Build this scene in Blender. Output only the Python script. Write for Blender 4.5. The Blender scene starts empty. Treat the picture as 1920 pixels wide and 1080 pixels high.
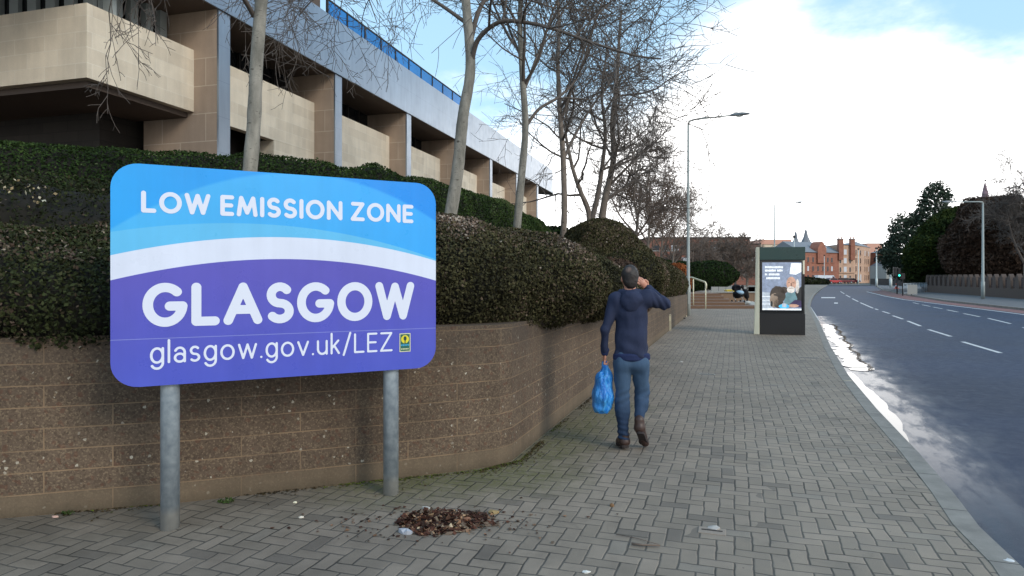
import bpy, math, random
import numpy as np
from mathutils import Vector, Matrix, Euler
R = math.radians
F = 1250.0; EYE = 1.63; HOR = 520.0
scene = bpy.context.scene
col = scene.collection

# ---------------------------------------------------------------- camera
cam_d = bpy.data.cameras.new('camera'); cam = bpy.data.objects.new('camera', cam_d); col.objects.link(cam)
cam.location = (0, 0, EYE); cam.rotation_euler = (R(90), 0, 0)
cam_d.sensor_width = 36; cam_d.lens = 36 * F / 1920; cam_d.shift_y = -20 / 1920
cam_d.clip_start = 0.05; cam_d.clip_end = 6000
scene.camera = cam

# ---------------------------------------------------------------- node helper
class NT:
    def __init__(s, tree):
        s.t = tree; s.n = tree.nodes; s.l = tree.links
    def node(s, typ, **kw):
        n = s.n.new(typ)
        for k, v in kw.items(): setattr(n, k, v)
        return n
    def put(s, sock, v):
        if v is None: return
        if isinstance(v, bpy.types.NodeSocket): s.l.new(v, sock)
        else:
            if hasattr(sock.default_value, '__len__') and not hasattr(v, '__len__'):
                v = [v] * len(sock.default_value)
            if hasattr(v, '__len__') and len(v) == 3 and len(sock.default_value) == 4: v = (*v, 1)
            sock.default_value = v
    def m(s, op, a, b=None, c=None, clamp=False):
        n = s.node('ShaderNodeMath', operation=op, use_clamp=clamp)
        s.put(n.inputs[0], a); s.put(n.inputs[1], b); s.put(n.inputs[2], c)
        return n.outputs[0]
    def vm(s, op, a, b=None, scale=None):
        n = s.node('ShaderNodeVectorMath', operation=op)
        s.put(n.inputs[0], a); s.put(n.inputs[1], b)
        if scale is not None: s.put(n.inputs['Scale'], scale)
        return n.outputs['Value'] if op in ('LENGTH', 'DOT_PRODUCT') else n.outputs[0]
    def mix(s, f, a, b, mode='MIX'):
        n = s.node('ShaderNodeMix', data_type='RGBA', blend_type=mode)
        s.put(n.inputs[0], f); s.put(n.inputs[6], a); s.put(n.inputs[7], b)
        return n.outputs[2]
    def mr(s, v, a, b, c=0.0, d=1.0, smooth=False):
        n = s.node('ShaderNodeMapRange'); n.clamp = True
        if smooth: n.interpolation_type = 'SMOOTHSTEP'
        s.put(n.inputs[0], v); s.put(n.inputs[1], a); s.put(n.inputs[2], b); s.put(n.inputs[3], c); s.put(n.inputs[4], d)
        return n.outputs[0]
    def noise(s, vec, scale, detail=4, rough=.55, color=False, dist=0):
        n = s.node('ShaderNodeTexNoise')
        s.put(n.inputs['Vector'], vec); n.inputs['Scale'].default_value = scale
        n.inputs['Detail'].default_value = detail; n.inputs['Roughness'].default_value = rough
        n.inputs['Distortion'].default_value = dist
        return n.outputs['Color' if color else 'Fac']
    def vor(s, vec, scale, feature='F1', out='Distance'):
        n = s.node('ShaderNodeTexVoronoi', feature=feature)
        s.put(n.inputs['Vector'], vec); n.inputs['Scale'].default_value = scale
        return n.outputs[out]
    def sep(s, v):
        n = s.node('ShaderNodeSeparateXYZ'); s.put(n.inputs[0], v); return n.outputs
    def comb(s, x, y, z=0.0):
        n = s.node('ShaderNodeCombineXYZ'); s.put(n.inputs[0], x); s.put(n.inputs[1], y); s.put(n.inputs[2], z); return n.outputs[0]
    def ramp(s, f, stops):
        n = s.node('ShaderNodeValToRGB'); s.put(n.inputs[0], f)
        e = n.color_ramp.elements
        while len(e) < len(stops): e.new(.5)
        for q, (p, c) in zip(e, stops): q.position = p; q.color = (*c, 1)
        return n.outputs[0]
    def pos(s): return s.node('ShaderNodeNewGeometry').outputs['Position']
    def uv(s): return s.node('ShaderNodeTexCoord').outputs['UV']
    def obj(s): return s.node('ShaderNodeTexCoord').outputs['Object']
    def bump(s, h, strength=.5, dist=.01, normal=None):
        n = s.node('ShaderNodeBump'); n.inputs['Strength'].default_value = strength; n.inputs['Distance'].default_value = dist
        s.put(n.inputs['Height'], h)
        if normal: s.put(n.inputs['Normal'], normal)
        return n.outputs[0]

def S(r, g=None, b=None):
    if g is None: g = b = r
    return tuple((c / 255 / 12.92) if c / 255 <= .04045 else ((c / 255 + .055) / 1.055) ** 2.4 for c in (r, g, b))

def mat(name, color=(.5, .5, .5), rough=.6, metal=0, spec=None, fn=None, emit=None, estr=0):
    m = bpy.data.materials.new(name); m.use_nodes = True
    t = NT(m.node_tree); t.n.clear()
    out = t.node('ShaderNodeOutputMaterial'); p = t.node('ShaderNodeBsdfPrincipled')
    t.l.new(p.outputs[0], out.inputs[0])
    t.put(p.inputs['Base Color'], color); p.inputs['Roughness'].default_value = rough; p.inputs['Metallic'].default_value = metal
    if spec is not None: p.inputs['Specular IOR Level'].default_value = spec
    if emit is not None:
        t.put(p.inputs['Emission Color'], emit); p.inputs['Emission Strength'].default_value = estr
    if fn:
        r = fn(t, p) or {}
        for k, v in r.items(): t.put(p.inputs[k], v)
    return m

def var(c, amt=.25, scale=6, rough=.6, bump=.15, bd=.004, bscale=60, coords='pos', metal=0, spec=None, name='m'):
    """colour with mild dirt variation and fine bump"""
    def fn(t, p):
        v = t.pos() if coords == 'pos' else t.obj()
        n = t.noise(v, scale, 6, .6); n2 = t.noise(v, bscale, 3)
        k = t.m('MULTIPLY_ADD', t.m('SUBTRACT', n, .5), amt * 2.2, 1.0)
        k = t.m('MULTIPLY', k, t.mr(n2, .2, .8, 1 - amt * .4, 1 + amt * .4))
        c2 = t.vm('SCALE', tuple(c), scale=k)
        r = t.mr(n, .3, .7, max(.02, rough - .08), min(1, rough + .08))
        return {'Base Color': c2, 'Roughness': r, 'Normal': t.bump(n2, bump, bd)}
    return mat(name, c, rough, metal, spec, fn)

# ---------------------------------------------------------------- world
SUN = Vector((0.62, -0.62, 0.52)).normalized()
scene.world = bpy.data.worlds.new('World'); scene.world.use_nodes = True
t = NT(scene.world.node_tree); t.n.clear()
wout = t.node('ShaderNodeOutputWorld'); bg = t.node('ShaderNodeBackground'); t.l.new(bg.outputs[0], wout.inputs[0])
bg.inputs[1].default_value = 0.1
sky = t.node('ShaderNodeTexSky', sky_type='NISHITA'); sky.sun_disc = False
sky.sun_elevation = math.asin(SUN.z); sky.sun_rotation = math.atan2(SUN.x, SUN.y)
sky.air_density = 1.0; sky.dust_density = 1.2; sky.ozone_density = 1.5
d = t.node('ShaderNodeTexCoord').outputs['Generated']
dx, dy, dz = t.sep(d)
flat = t.comb(dx, dy, t.m('MULTIPLY', dz, 2.2))
n1 = t.noise(flat, 2.3, 7, .55); n2 = t.noise(flat, 6.0, 6, .6)
cl = t.m('ADD', t.m('MULTIPLY', n1, .75), t.m('MULTIPLY', n2, .25))
# the cloud bank lies ahead and to the right, low; blue opens overhead, to the left and far round to the right
ahead = t.vm('DOT_PRODUCT', d, Vector((0.42, 0.9, 0.0)).normalized())
low = t.mr(dz, .06, .40, 1, 0)
bias = t.m('ADD', t.m('MULTIPLY', low, .50), t.m('MULTIPLY', t.mr(ahead, .7, 1.0), .15))
open_ = t.m('ADD', t.mr(t.vm('DOT_PRODUCT', d, Vector((-.06, 1, .37)).normalized()), .91, .99, 0, .15, True), t.mr(t.vm('DOT_PRODUCT', d, Vector((.52, 1, .40)).normalized()), .985, 1.0, 0, -.03, True))
bias = t.m('SUBTRACT', bias, open_)
fac = t.mr(t.m('ADD', cl, bias), .64, .86, 0, 1, True)
blue = t.mix(.55, t.vm('SCALE', sky.outputs[0], scale=1.6), (5.8, 9.4, 12.2))
glow = t.m('MULTIPLY', t.mr(ahead, .35, 1.0, 0, 1, True), t.mr(dz, .55, .05, 0, 1, True))
whit = t.mix(glow, (11.0, 10.9, 10.7), (22.4, 22.2, 22.0))
t.put(bg.inputs[0], t.mix(fac, blue, whit))
sun_d = bpy.data.lights.new('sun', 'SUN'); sun_d.energy = 1.5; sun_d.angle = R(20); sun_d.color = (1.0, .90, .76)
sun = bpy.data.objects.new('sun', sun_d); col.objects.link(sun)
sun.rotation_euler = SUN.to_track_quat('Z', 'Y').to_euler()
scene.view_settings.view_transform = 'Standard'; scene.view_settings.look = 'None'
scene.view_settings.gamma = 1; scene.view_settings.exposure = 0.22
try: scene.cycles.max_bounces = 6
except Exception: pass

# ---------------------------------------------------------------- geometry helpers
def G(px, py, z=0.0):
    y = (EYE - z) * F / (py - HOR); return ((px - 960) / F * y, y, z)
def PT(px, py, Y): return ((px - 960) / F * Y, Y, EYE + (HOR - py) / F * Y)
def tag(o, label=None, cat=None, group=None, kind=None):
    if label: o['label'] = label
    if cat: o['category'] = cat
    if group: o['group'] = group
    if kind: o['kind'] = kind
    return o
def empty(name, loc, label, cat, group=None, rz=0):
    o = bpy.data.objects.new(name, None); col.objects.link(o); o.location = loc; o.rotation_euler = (0, 0, rz)
    o.empty_display_size = .2
    tag(o, label, cat, group); bpy.context.view_layer.update()
    return o
def link(name, me, parent=None, local=False):
    """verts are in world coordinates unless local; the object keeps its own origin"""
    o = bpy.data.objects.new(name, me); col.objects.link(o)
    if parent is not None:
        o.parent = parent
        if not local: o.matrix_parent_inverse = parent.matrix_world.inverted()
    return o
def recentre(o, loc):
    loc = Vector(loc); o.data.transform(Matrix.Translation(-loc)); o.location = loc
    bpy.context.view_layer.update(); return o
def boxuv(me):
    uvl = me.uv_layers.new(name='UVMap')
    nv = len(me.vertices); co = np.empty(nv * 3, np.float32); me.vertices.foreach_get('co', co); co = co.reshape(-1, 3)
    nl = len(me.loops); li = np.empty(nl, np.int32); me.loops.foreach_get('vertex_index', li)
    uv = np.empty((nl, 2), np.float32)
    for p in me.polygons:
        n = p.normal; a = p.loop_start; b = a + p.loop_total; c = co[li[a:b]]
        if abs(n.z) > .75: uv[a:b] = c[:, :2]
        else:
            tx, ty = -n.y, n.x; L = math.hypot(tx, ty) or 1
            uv[a:b, 0] = (c[:, 0] * tx + c[:, 1] * ty) / L; uv[a:b, 1] = c[:, 2]
    uvl.data.foreach_set('uv', uv.ravel())
class MB:
    """collects shapes into one mesh"""
    def __init__(s): s.v = []; s.f = []; s.mi = []; s.sm = []
    def add(s, vs, fs, mi=0, smooth=False):
        b = len(s.v); s.v.extend([tuple(v) for v in vs])
        for f in fs: s.f.append(tuple(b + i for i in f)); s.mi.append(mi); s.sm.append(smooth)
        return s
    def hexa(s, p, mi=0):   # 8 points: bottom 4 ccw, top 4 ccw
        return s.add(p, [(3, 2, 1, 0), (4, 5, 6, 7), (0, 1, 5, 4), (1, 2, 6, 5), (2, 3, 7, 6), (3, 0, 4, 7)], mi)
    def box(s, x0, x1, y0, y1, z0, z1, mi=0, M=None):
        p = [(x0, y0, z0), (x1, y0, z0), (x1, y1, z0), (x0, y1, z0), (x0, y0, z1), (x1, y0, z1), (x1, y1, z1), (x0, y1, z1)]
        if M is not None: p = [tuple(M @ Vector(q)) for q in p]
        return s.hexa(p, mi)
    def prism(s, pts, z0, z1, mi=0, M=None):
        n = len(pts); v = [(x, y, z0) for x, y in pts] + [(x, y, z1) for x, y in pts]
        if M is not None: v = [tuple(M @ Vector(q)) for q in v]
        return s.add(v, [tuple(range(n - 1, -1, -1)), tuple(range(n, 2 * n))] + [(i, (i + 1) % n, n + (i + 1) % n, n + i) for i in range(n)], mi)
    def tube(s, pts, rad, n=8, mi=0, caps=True, smooth=True):
        pts = [Vector(p) for p in pts]; k = len(pts)
        if not hasattr(rad, '__len__'): rad = [rad] * k
        up = Vector((0, 0, 1)); vs = []; prev = None
        for i, p in enumerate(pts):
            d = (pts[min(i + 1, k - 1)] - pts[max(i - 1, 0)]).normalized()
            if prev is None:
                a = d.cross(up) if abs(d.z) < .95 else d.cross(Vector((1, 0, 0)))
            else: a = prev - d * prev.dot(d)
            a.normalize(); prev = a; b = d.cross(a)
            for j in range(n):
                q = 2 * math.pi * j / n
                vs.append(p + (a * math.cos(q) + b * math.sin(q)) * rad[i])
        fs = [(i * n + j, i * n + (j + 1) % n, (i + 1) * n + (j + 1) % n, (i + 1) * n + j) for i in range(k - 1) for j in range(n)]
        s.add(vs, fs, mi, smooth)
        if caps:
            b = len(s.v) - k * n
            s.f += [tuple(b + j for j in range(n - 1, -1, -1)), tuple(b + (k - 1) * n + j for j in range(n))]; s.mi += [mi, mi]; s.sm += [False, False]
        return s
    def sphere(s, c, r, nu=14, nv=9, mi=0):
        rx, ry, rz = r if hasattr(r, '__len__') else (r, r, r)
        vs = [(c[0], c[1], c[2] - rz)]
        for i in range(1, nv):
            a = math.pi * i / nv - math.pi / 2
            for j in range(nu):
                b = 2 * math.pi * j / nu
                vs.append((c[0] + rx * math.cos(a) * math.cos(b), c[1] + ry * math.cos(a) * math.sin(b), c[2] + rz * math.sin(a)))
        vs.append((c[0], c[1], c[2] + rz)); L = len(vs) - 1
        fs = [(0, 1 + (j + 1) % nu, 1 + j) for j in range(nu)]
        for i in range(nv - 2):
            for j in range(nu):
                a = 1 + i * nu; fs.append((a + j, a + (j + 1) % nu, a + nu + (j + 1) % nu, a + nu + j))
        a = 1 + (nv - 2) * nu; fs += [(a + j, a + (j + 1) % nu, L) for j in range(nu)]
        return s.add(vs, fs, mi, True)
    def build(s, name, mats, parent=None, local=False, bevel=0, uv=True):
        me = bpy.data.meshes.new(name); me.from_pydata(s.v, [], s.f)
        if not isinstance(mats, (list, tuple)): mats = [mats]
        for m in mats: me.materials.append(m)
        me.polygons.foreach_set('material_index', s.mi); me.polygons.foreach_set('use_smooth', s.sm)
        me.update()
        if uv: boxuv(me)
        o = link(name, me, parent, local)
        if bevel:
            b = o.modifiers.new('bevel', 'BEVEL'); b.width = bevel; b.segments = 2; b.limit_method = 'ANGLE'; b.angle_limit = R(40)
        return o
def npmesh(name, V, Fa, mats, smooth=True, attrs=None, mi=None):
    """V (n,3), Fa (m,4) or (m,3) arrays, or list of such"""
    me = bpy.data.meshes.new(name)
    Fs = Fa if isinstance(Fa, list) else [Fa]
    Fs = [f for f in Fs if len(f)]
    nf = sum(len(f) for f in Fs); loops = np.concatenate([f.ravel() for f in Fs]).astype(np.int32)
    tot = np.concatenate([np.full(len(f), f.shape[1], np.int32) for f in Fs])
    st = np.concatenate([[0], np.cumsum(tot)[:-1]]).astype(np.int32)
    me.vertices.add(len(V)); me.vertices.foreach_set('co', np.asarray(V, np.float32).ravel())
    me.loops.add(len(loops)); me.loops.foreach_set('vertex_index', loops)
    me.polygons.add(nf); me.polygons.foreach_set('loop_start', st)
    try: me.polygons.foreach_set('loop_total', tot)
    except Exception: pass
    if not isinstance(mats, (list, tuple)): mats = [mats]
    for m in mats: me.materials.append(m)
    me.update(calc_edges=True)
    if mi is not None: me.polygons.foreach_set('material_index', np.asarray(mi, np.int32))
    sm = np.full(nf, smooth, bool) if not hasattr(smooth, '__len__') else smooth
    me.polygons.foreach_set('use_smooth', sm)
    for k, a in (attrs or {}).items():
        at = me.attributes.new(k, 'FLOAT', 'FACE'); at.data.foreach_set('value', np.asarray(a, np.float32))
    me.update(); return me

# value noise in numpy
def _hash(ix, iy, iz, seed):
    h = (ix.astype(np.int64) * 374761393 + iy.astype(np.int64) * 668265263 + iz.astype(np.int64) * 2147483647 + seed * 974634777) & 0xffffffff
    h = ((h ^ (h >> 13)) * 1274126177) & 0xffffffff
    return ((h ^ (h >> 16)) & 0xffff) / 65535.0
def vnoise(P, sc, seed=0):
    Q = P * sc; I = np.floor(Q); f = Q - I; f = f * f * (3 - 2 * f); r = 0
    for a in (0, 1):
        wx = f[..., 0] if a else 1 - f[..., 0]
        for b in (0, 1):
            wy = f[..., 1] if b else 1 - f[..., 1]
            for c in (0, 1):
                wz = f[..., 2] if c else 1 - f[..., 2]
                r = r + wx * wy * wz * _hash(I[..., 0] + a, I[..., 1] + b, I[..., 2] + c, seed)
    return r * 2 - 1

def surf(prims, res, pad=.1, k=.03, disp=None):
    """prims: list of dicts(kind, a, b, ra, rb, s=(1,1,1), k, sub). returns V, quads by surface nets"""
    lo = np.array([1e9] * 3); hi = -lo
    for p in prims:
        if p.get('sub'): continue
        for c, r in ((p['a'], p['ra']), (p.get('b', p['a']), p.get('rb', p['ra']))):
            r = np.array(p.get('s', (1, 1, 1))) * r
            lo = np.minimum(lo, np.array(c) - r - pad); hi = np.maximum(hi, np.array(c) + r + pad)
    n = np.ceil((hi - lo) / res).astype(int) + 1
    X = [lo[i] + np.arange(n[i]) * res for i in range(3)]
    val = np.full(tuple(n), 1.0, np.float32)
    for p in prims:
        s = np.array(p.get('s', (1, 1, 1)), float); a = np.array(p['a'], float); b = np.array(p.get('b', p['a']), float)
        ra = p['ra']; rb = p.get('rb', ra); kk = p.get('k', k); m = 3 * res + kk * 2 + .02
        l = np.minimum(a - ra * s, b - rb * s) - m; h = np.maximum(a + ra * s, b + rb * s) + m
        i0 = np.clip(np.floor((l - lo) / res).astype(int), 0, n - 1); i1 = np.clip(np.ceil((h - lo) / res).astype(int) + 1, 1, n)
        sl = tuple(slice(i0[i], i1[i]) for i in range(3))
        gx = ((X[0][sl[0]] - a[0]) / s[0])[:, None, None]; gy = ((X[1][sl[1]] - a[1]) / s[1])[None, :, None]; gz = ((X[2][sl[2]] - a[2]) / s[2])[None, None, :]
        ba = (b - a) / s; L2 = float(ba @ ba)
        if L2 < 1e-9: d = np.sqrt(gx ** 2 + gy ** 2 + gz ** 2) - ra
        else:
            h_ = np.clip((gx * ba[0] + gy * ba[1] + gz * ba[2]) / L2, 0, 1)
            d = np.sqrt((gx - h_ * ba[0]) ** 2 + (gy - h_ * ba[1]) ** 2 + (gz - h_ * ba[2]) ** 2) - (ra + (rb - ra) * h_)
        d = d * float(min(s)) if not p.get('full') else d
        v = val[sl]
        if p.get('sub'):
            val[sl] = np.maximum(v, -d)
        else:
            hh = np.clip(.5 + .5 * (v - d) / kk, 0, 1); val[sl] = v * (1 - hh) + d * hh - kk * hh * (1 - hh)
    if disp is not None:
        near = np.abs(val) < .12 + 3 * res
        idx = np.argwhere(near); P = lo + idx * res
        val[near] += disp(P).astype(np.float32)
    ins = val < 0
    act = np.zeros(tuple(n - 1), bool); cnt = np.zeros(tuple(n - 1), np.int8)
    for a in (0, 1):
        for b in (0, 1):
            for c in (0, 1): cnt += ins[a:n[0] - 1 + a, b:n[1] - 1 + b, c:n[2] - 1 + c]
    act = (cnt > 0) & (cnt < 8); ci = np.argwhere(act)
    idm = np.full(act.shape, -1, np.int64); idm[act] = np.arange(len(ci))
    sp = np.zeros((len(ci), 3)); sc = np.zeros(len(ci))
    cor = [(a, b, c) for a in (0, 1) for b in (0, 1) for c in (0, 1)]
    for u in cor:
        for ax in range(3):
            if u[ax]: continue
            w = list(u); w[ax] = 1
            A = ci + u; B = ci + w
            va = val[A[:, 0], A[:, 1], A[:, 2]]; vb = val[B[:, 0], B[:, 1], B[:, 2]]
            cr = (va < 0) != (vb < 0); tt = np.where(cr, va / np.where(cr, va - vb, 1), 0)
            q = A + 0.0; q[:, ax] += tt; sp[cr] += q[cr]; sc[cr] += 1
    V = lo + sp / sc[:, None] * res; Q = []
    for ax in range(3):
        o1, o2 = [(1, 2), (2, 0), (0, 1)][ax]
        sa = [slice(None)] * 3; sb = [slice(None)] * 3; sa[ax] = slice(0, -1); sb[ax] = slice(1, None)
        e = ins[tuple(sa)] != ins[tuple(sb)]
        E = np.argwhere(e); ok = (E[:, o1] > 0) & (E[:, o2] > 0) & (E[:, o1] < n[o1] - 1) & (E[:, o2] < n[o2] - 1); E = E[ok]
        fl = ins[E[:, 0], E[:, 1], E[:, 2]]
        def g(d1, d2):
            c = E.copy(); c[:, o1] += d1; c[:, o2] += d2; return idm[c[:, 0], c[:, 1], c[:, 2]]
        q = np.stack([g(-1, -1), g(0, -1), g(0, 0), g(-1, 0)], 1)
        q[~fl] = q[~fl][:, ::-1]; Q.append(q)
    Q = np.concatenate(Q); Q = Q[(Q >= 0).all(1)]
    return V, Q

def leaves(V, Q, n, size, rng, spread=.04, elong=1.6, flat=.6, keep=None):
    """leaf-sized diamonds spread over and just off a surface"""
    A, B, C, D = (V[Q[:, i]] for i in range(4))
    nr = np.cross(C - A, D - B); ar = np.linalg.norm(nr, axis=1) + 1e-12; nr = nr / ar[:, None]
    w = ar.copy()
    if keep is not None: w = w * keep((A + C) / 2, nr)
    f = rng.choice(len(Q), n, p=w / w.sum()); r1 = rng.random((n, 1)); r2 = rng.random((n, 1))
    P = (A[f] * (1 - r1) + B[f] * r1) * (1 - r2) + (D[f] * (1 - r1) + C[f] * r1) * r2
    N = nr[f]; P = P + N * (rng.random((n, 1)) - .25) * spread * 1.4
    nn = N * flat + rng.normal(size=(n, 3)) * .6; nn /= np.linalg.norm(nn, axis=1)[:, None]
    tt = rng.normal(size=(n, 3)); tt -= nn * (tt * nn).sum(1)[:, None]; tt /= np.linalg.norm(tt, axis=1)[:, None]
    bb = np.cross(nn, tt); s = size * (.6 + .8 * rng.random((n, 1)))
    LV = np.stack([P - tt * s * elong / 2, P + bb * s / 2 - nn * s * .1, P + tt * s * elong / 2, P - bb * s / 2 - nn * s * .1], 1).reshape(-1, 3)
    LF = np.arange(n * 4).reshape(n, 4)
    return LV, LF, P, N
# ---------------------------------------------------------------- materials of the setting
def herringbone(t, vec, unit):
    """returns (edge distance in units, per-brick random, second random)"""
    x, y, _ = t.sep(t.vm('SCALE', vec, scale=1 / unit))
    i = t.m('FLOOR', x); j = t.m('FLOOR', y); fx = t.m('SUBTRACT', x, i); fy = t.m('SUBTRACT', y, j)
    k = t.m('FLOORED_MODULO', t.m('SUBTRACT', i, j), 4.0)
    k1 = t.m('COMPARE', k, 1.0, .1); k2 = t.m('COMPARE', k, 2.0, .1)
    ver = t.m('GREATER_THAN', k, 1.5)
    inv = t.m('SUBTRACT', 1.0, ver)
    u = t.m('ADD', t.m('MULTIPLY', inv, t.m('ADD', fx, k1)), t.m('MULTIPLY', ver, t.m('ADD', fy, k2)))
    v = t.m('ADD', t.m('MULTIPLY', inv, fy), t.m('MULTIPLY', ver, fx))
    e = t.m('MINIMUM', t.m('MINIMUM', u, t.m('SUBTRACT', 2.0, u)), t.m('MINIMUM', v, t.m('SUBTRACT', 1.0, v)))
    ident = t.comb(t.m('SUBTRACT', i, k1), t.m('SUBTRACT', j, k2), ver)
    w = t.node('ShaderNodeTexWhiteNoise'); w.noise_dimensions = '3D'; t.put(w.inputs[0], ident)
    return e, w.outputs['Value'], w.outputs['Color']

def segdist(t, v, a, b):
    """distance in plan to a segment"""
    ax, ay = a; bx, by = b; L2 = (bx - ax) ** 2 + (by - ay) ** 2
    rel = t.vm('SUBTRACT', v, (ax, ay, 0)); rel = t.vm('MULTIPLY', rel, (1, 1, 0))
    h = t.m('DIVIDE', t.vm('DOT_PRODUCT', rel, (bx - ax, by - ay, 0)), L2, clamp=True)
    return t.vm('LENGTH', t.vm('SUBTRACT', rel, t.vm('SCALE', (bx - ax, by - ay, 0), scale=h)))

WALL = [(-9.0, 3.55), (-6.0, 4.02), (-3.47, 4.50), (-2.51, 4.78), (-1.109, 5.33), (-.42, 5.62), (-.12, 5.77), (.0, 5.93), (.09, 6.2), (1.21, 9.57), (4.5, 19.45), (7.62, 28.8)]
WANG = math.atan2(1, 3.0)   # angle of the long wall from +Y

def pave_fn(t, p):
    P = t.pos()
    wob = t.vm('SCALE', t.vm('SUBTRACT', t.noise(P, 1.6, 2, .5, True), (.5, .5, .5)), scale=.05)
    wob2 = t.vm('SCALE', t.vm('SUBTRACT', t.noise(P, 11, 2, .5, True), (.5, .5, .5)), scale=.014)
    q = t.vm('ADD', t.vm('ADD', P, wob), wob2)
    vr = t.node('ShaderNodeVectorRotate'); vr.rotation_type = 'Z_AXIS'; t.put(vr.inputs['Vector'], q); vr.inputs['Angle'].default_value = WANG
    e, r1, rc = herringbone(t, vr.outputs[0], .103)
    wide = t.noise(P, 3.5, 4)
    jw = t.mr(wide, .3, .7, .03, .08)
    joint = t.m('SUBTRACT', 1.0, t.m('SMOOTH_MIN', 1.0, t.m('DIVIDE', e, jw), .1), clamp=True)
    joint = t.mr(t.m('DIVIDE', e, jw), .5, 1.25, 1, 0, True)
    big = t.noise(P, .55, 5, .6); med = t.noise(P, 4.5, 5, .65); fine = t.noise(P, 160, 3, .6)
    base = t.mix(r1, S(130, 119, 106), S(146, 133, 119))
    odd = t.m('GREATER_THAN', t.m('ADD', r1, t.m('MULTIPLY', t.mr(t.noise(P, .8, 3), .5, .7), .06)), .965)
    base = t.mix(t.m('MULTIPLY', odd, .5), base, S(78, 74, 70))
    pale = t.m('LESS_THAN', r1, .035); base = t.mix(t.m('MULTIPLY', pale, .12), base, S(172, 168, 160))
    k = t.m('MULTIPLY', t.mr(big, .3, .7, .78, 1.14), t.mr(med, .25, .75, .80, 1.12))
    k = t.m('MULTIPLY', k, t.mr(fine, .2, .8, .82, 1.16))
    base = t.vm('SCALE', base, scale=k)
    stn = t.m('MULTIPLY', t.mr(t.noise(P, 1.9, 5, .7, dist=1.0), .58, .70), .35)
    base = t.mix(stn, base, S(72, 67, 60))
    # darker band and moss close to the wall foot
    dw = t.m('MINIMUM', segdist(t, P, (-3.4, 4.5), (-.1, 5.75)), segdist(t, P, (-.1, 5.75), (1.9, 11.6)))
    edge = t.m('ADD', dw, t.m('MULTIPLY', t.m('SUBTRACT', med, .5), .9))
    dark_band = t.mr(edge, .95, .1, 0, .5)
    base = t.mix(dark_band, base, S(82, 76, 64))
    dm = t.m('ADD', segdist(t, P, (-.95, 5.3), (.05, 5.55)), t.m('MULTIPLY', t.m('SUBTRACT', med, .5), .8))
    dm2 = t.m('ADD', segdist(t, P, (.3, 6.1), (1.3, 8.4)), t.m('MULTIPLY', t.m('SUBTRACT', med, .5), .9))
    moss = t.m('MAXIMUM', t.mr(dm, .75, .1), t.mr(dm2, .6, .05))
    moss = t.m('MULTIPLY', moss, t.mr(t.noise(P, 26, 4), .3, .55))
    base = t.mix(t.m('MULTIPLY', moss, t.m('ADD', .50, t.m('MULTIPLY', joint, .45))), base, S(88, 94, 32))
    # darker, browner paving in front of the wall
    lft = t.m('ADD', t.vm('LENGTH', t.vm('SUBTRACT', P, (-2.4, 3.3, 0))), t.m('MULTIPLY', t.m('SUBTRACT', big, .5), 2.5))
    base = t.mix(t.mr(lft, 2.6, .8, 0, .35), base, S(86, 80, 72))
    jc = t.mix(t.mr(P if False else t.noise(P, 2.2, 3), .35, .65), S(44, 42, 38), S(84, 80, 74))
    cam = t.node('ShaderNodeNewGeometry')
    colr = t.mix(t.m('MULTIPLY', joint, .88), base, jc)
    spots = t.m('LESS_THAN', t.vor(P, 9, 'F1'), .055); spots = t.m('MULTIPLY', spots, t.m('GREATER_THAN', t.noise(P, 1.1, 2), .52))
    colr = t.mix(t.m('MULTIPLY', spots, .55), colr, S(48, 46, 44))
    h = t.m('ADD', t.m('MULTIPLY', t.mr(e, 0, .11, 0, 1, True), .6), t.m('ADD', t.m('MULTIPLY', fine, .10), t.m('MULTIPLY', r1, .16)))
    return {'Base Color': colr, 'Roughness': t.mr(med, .3, .7, .62, .85), 'Normal': t.bump(h, .6, .008)}
M_pave = mat('block_paving', fn=pave_fn, spec=.35)

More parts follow.
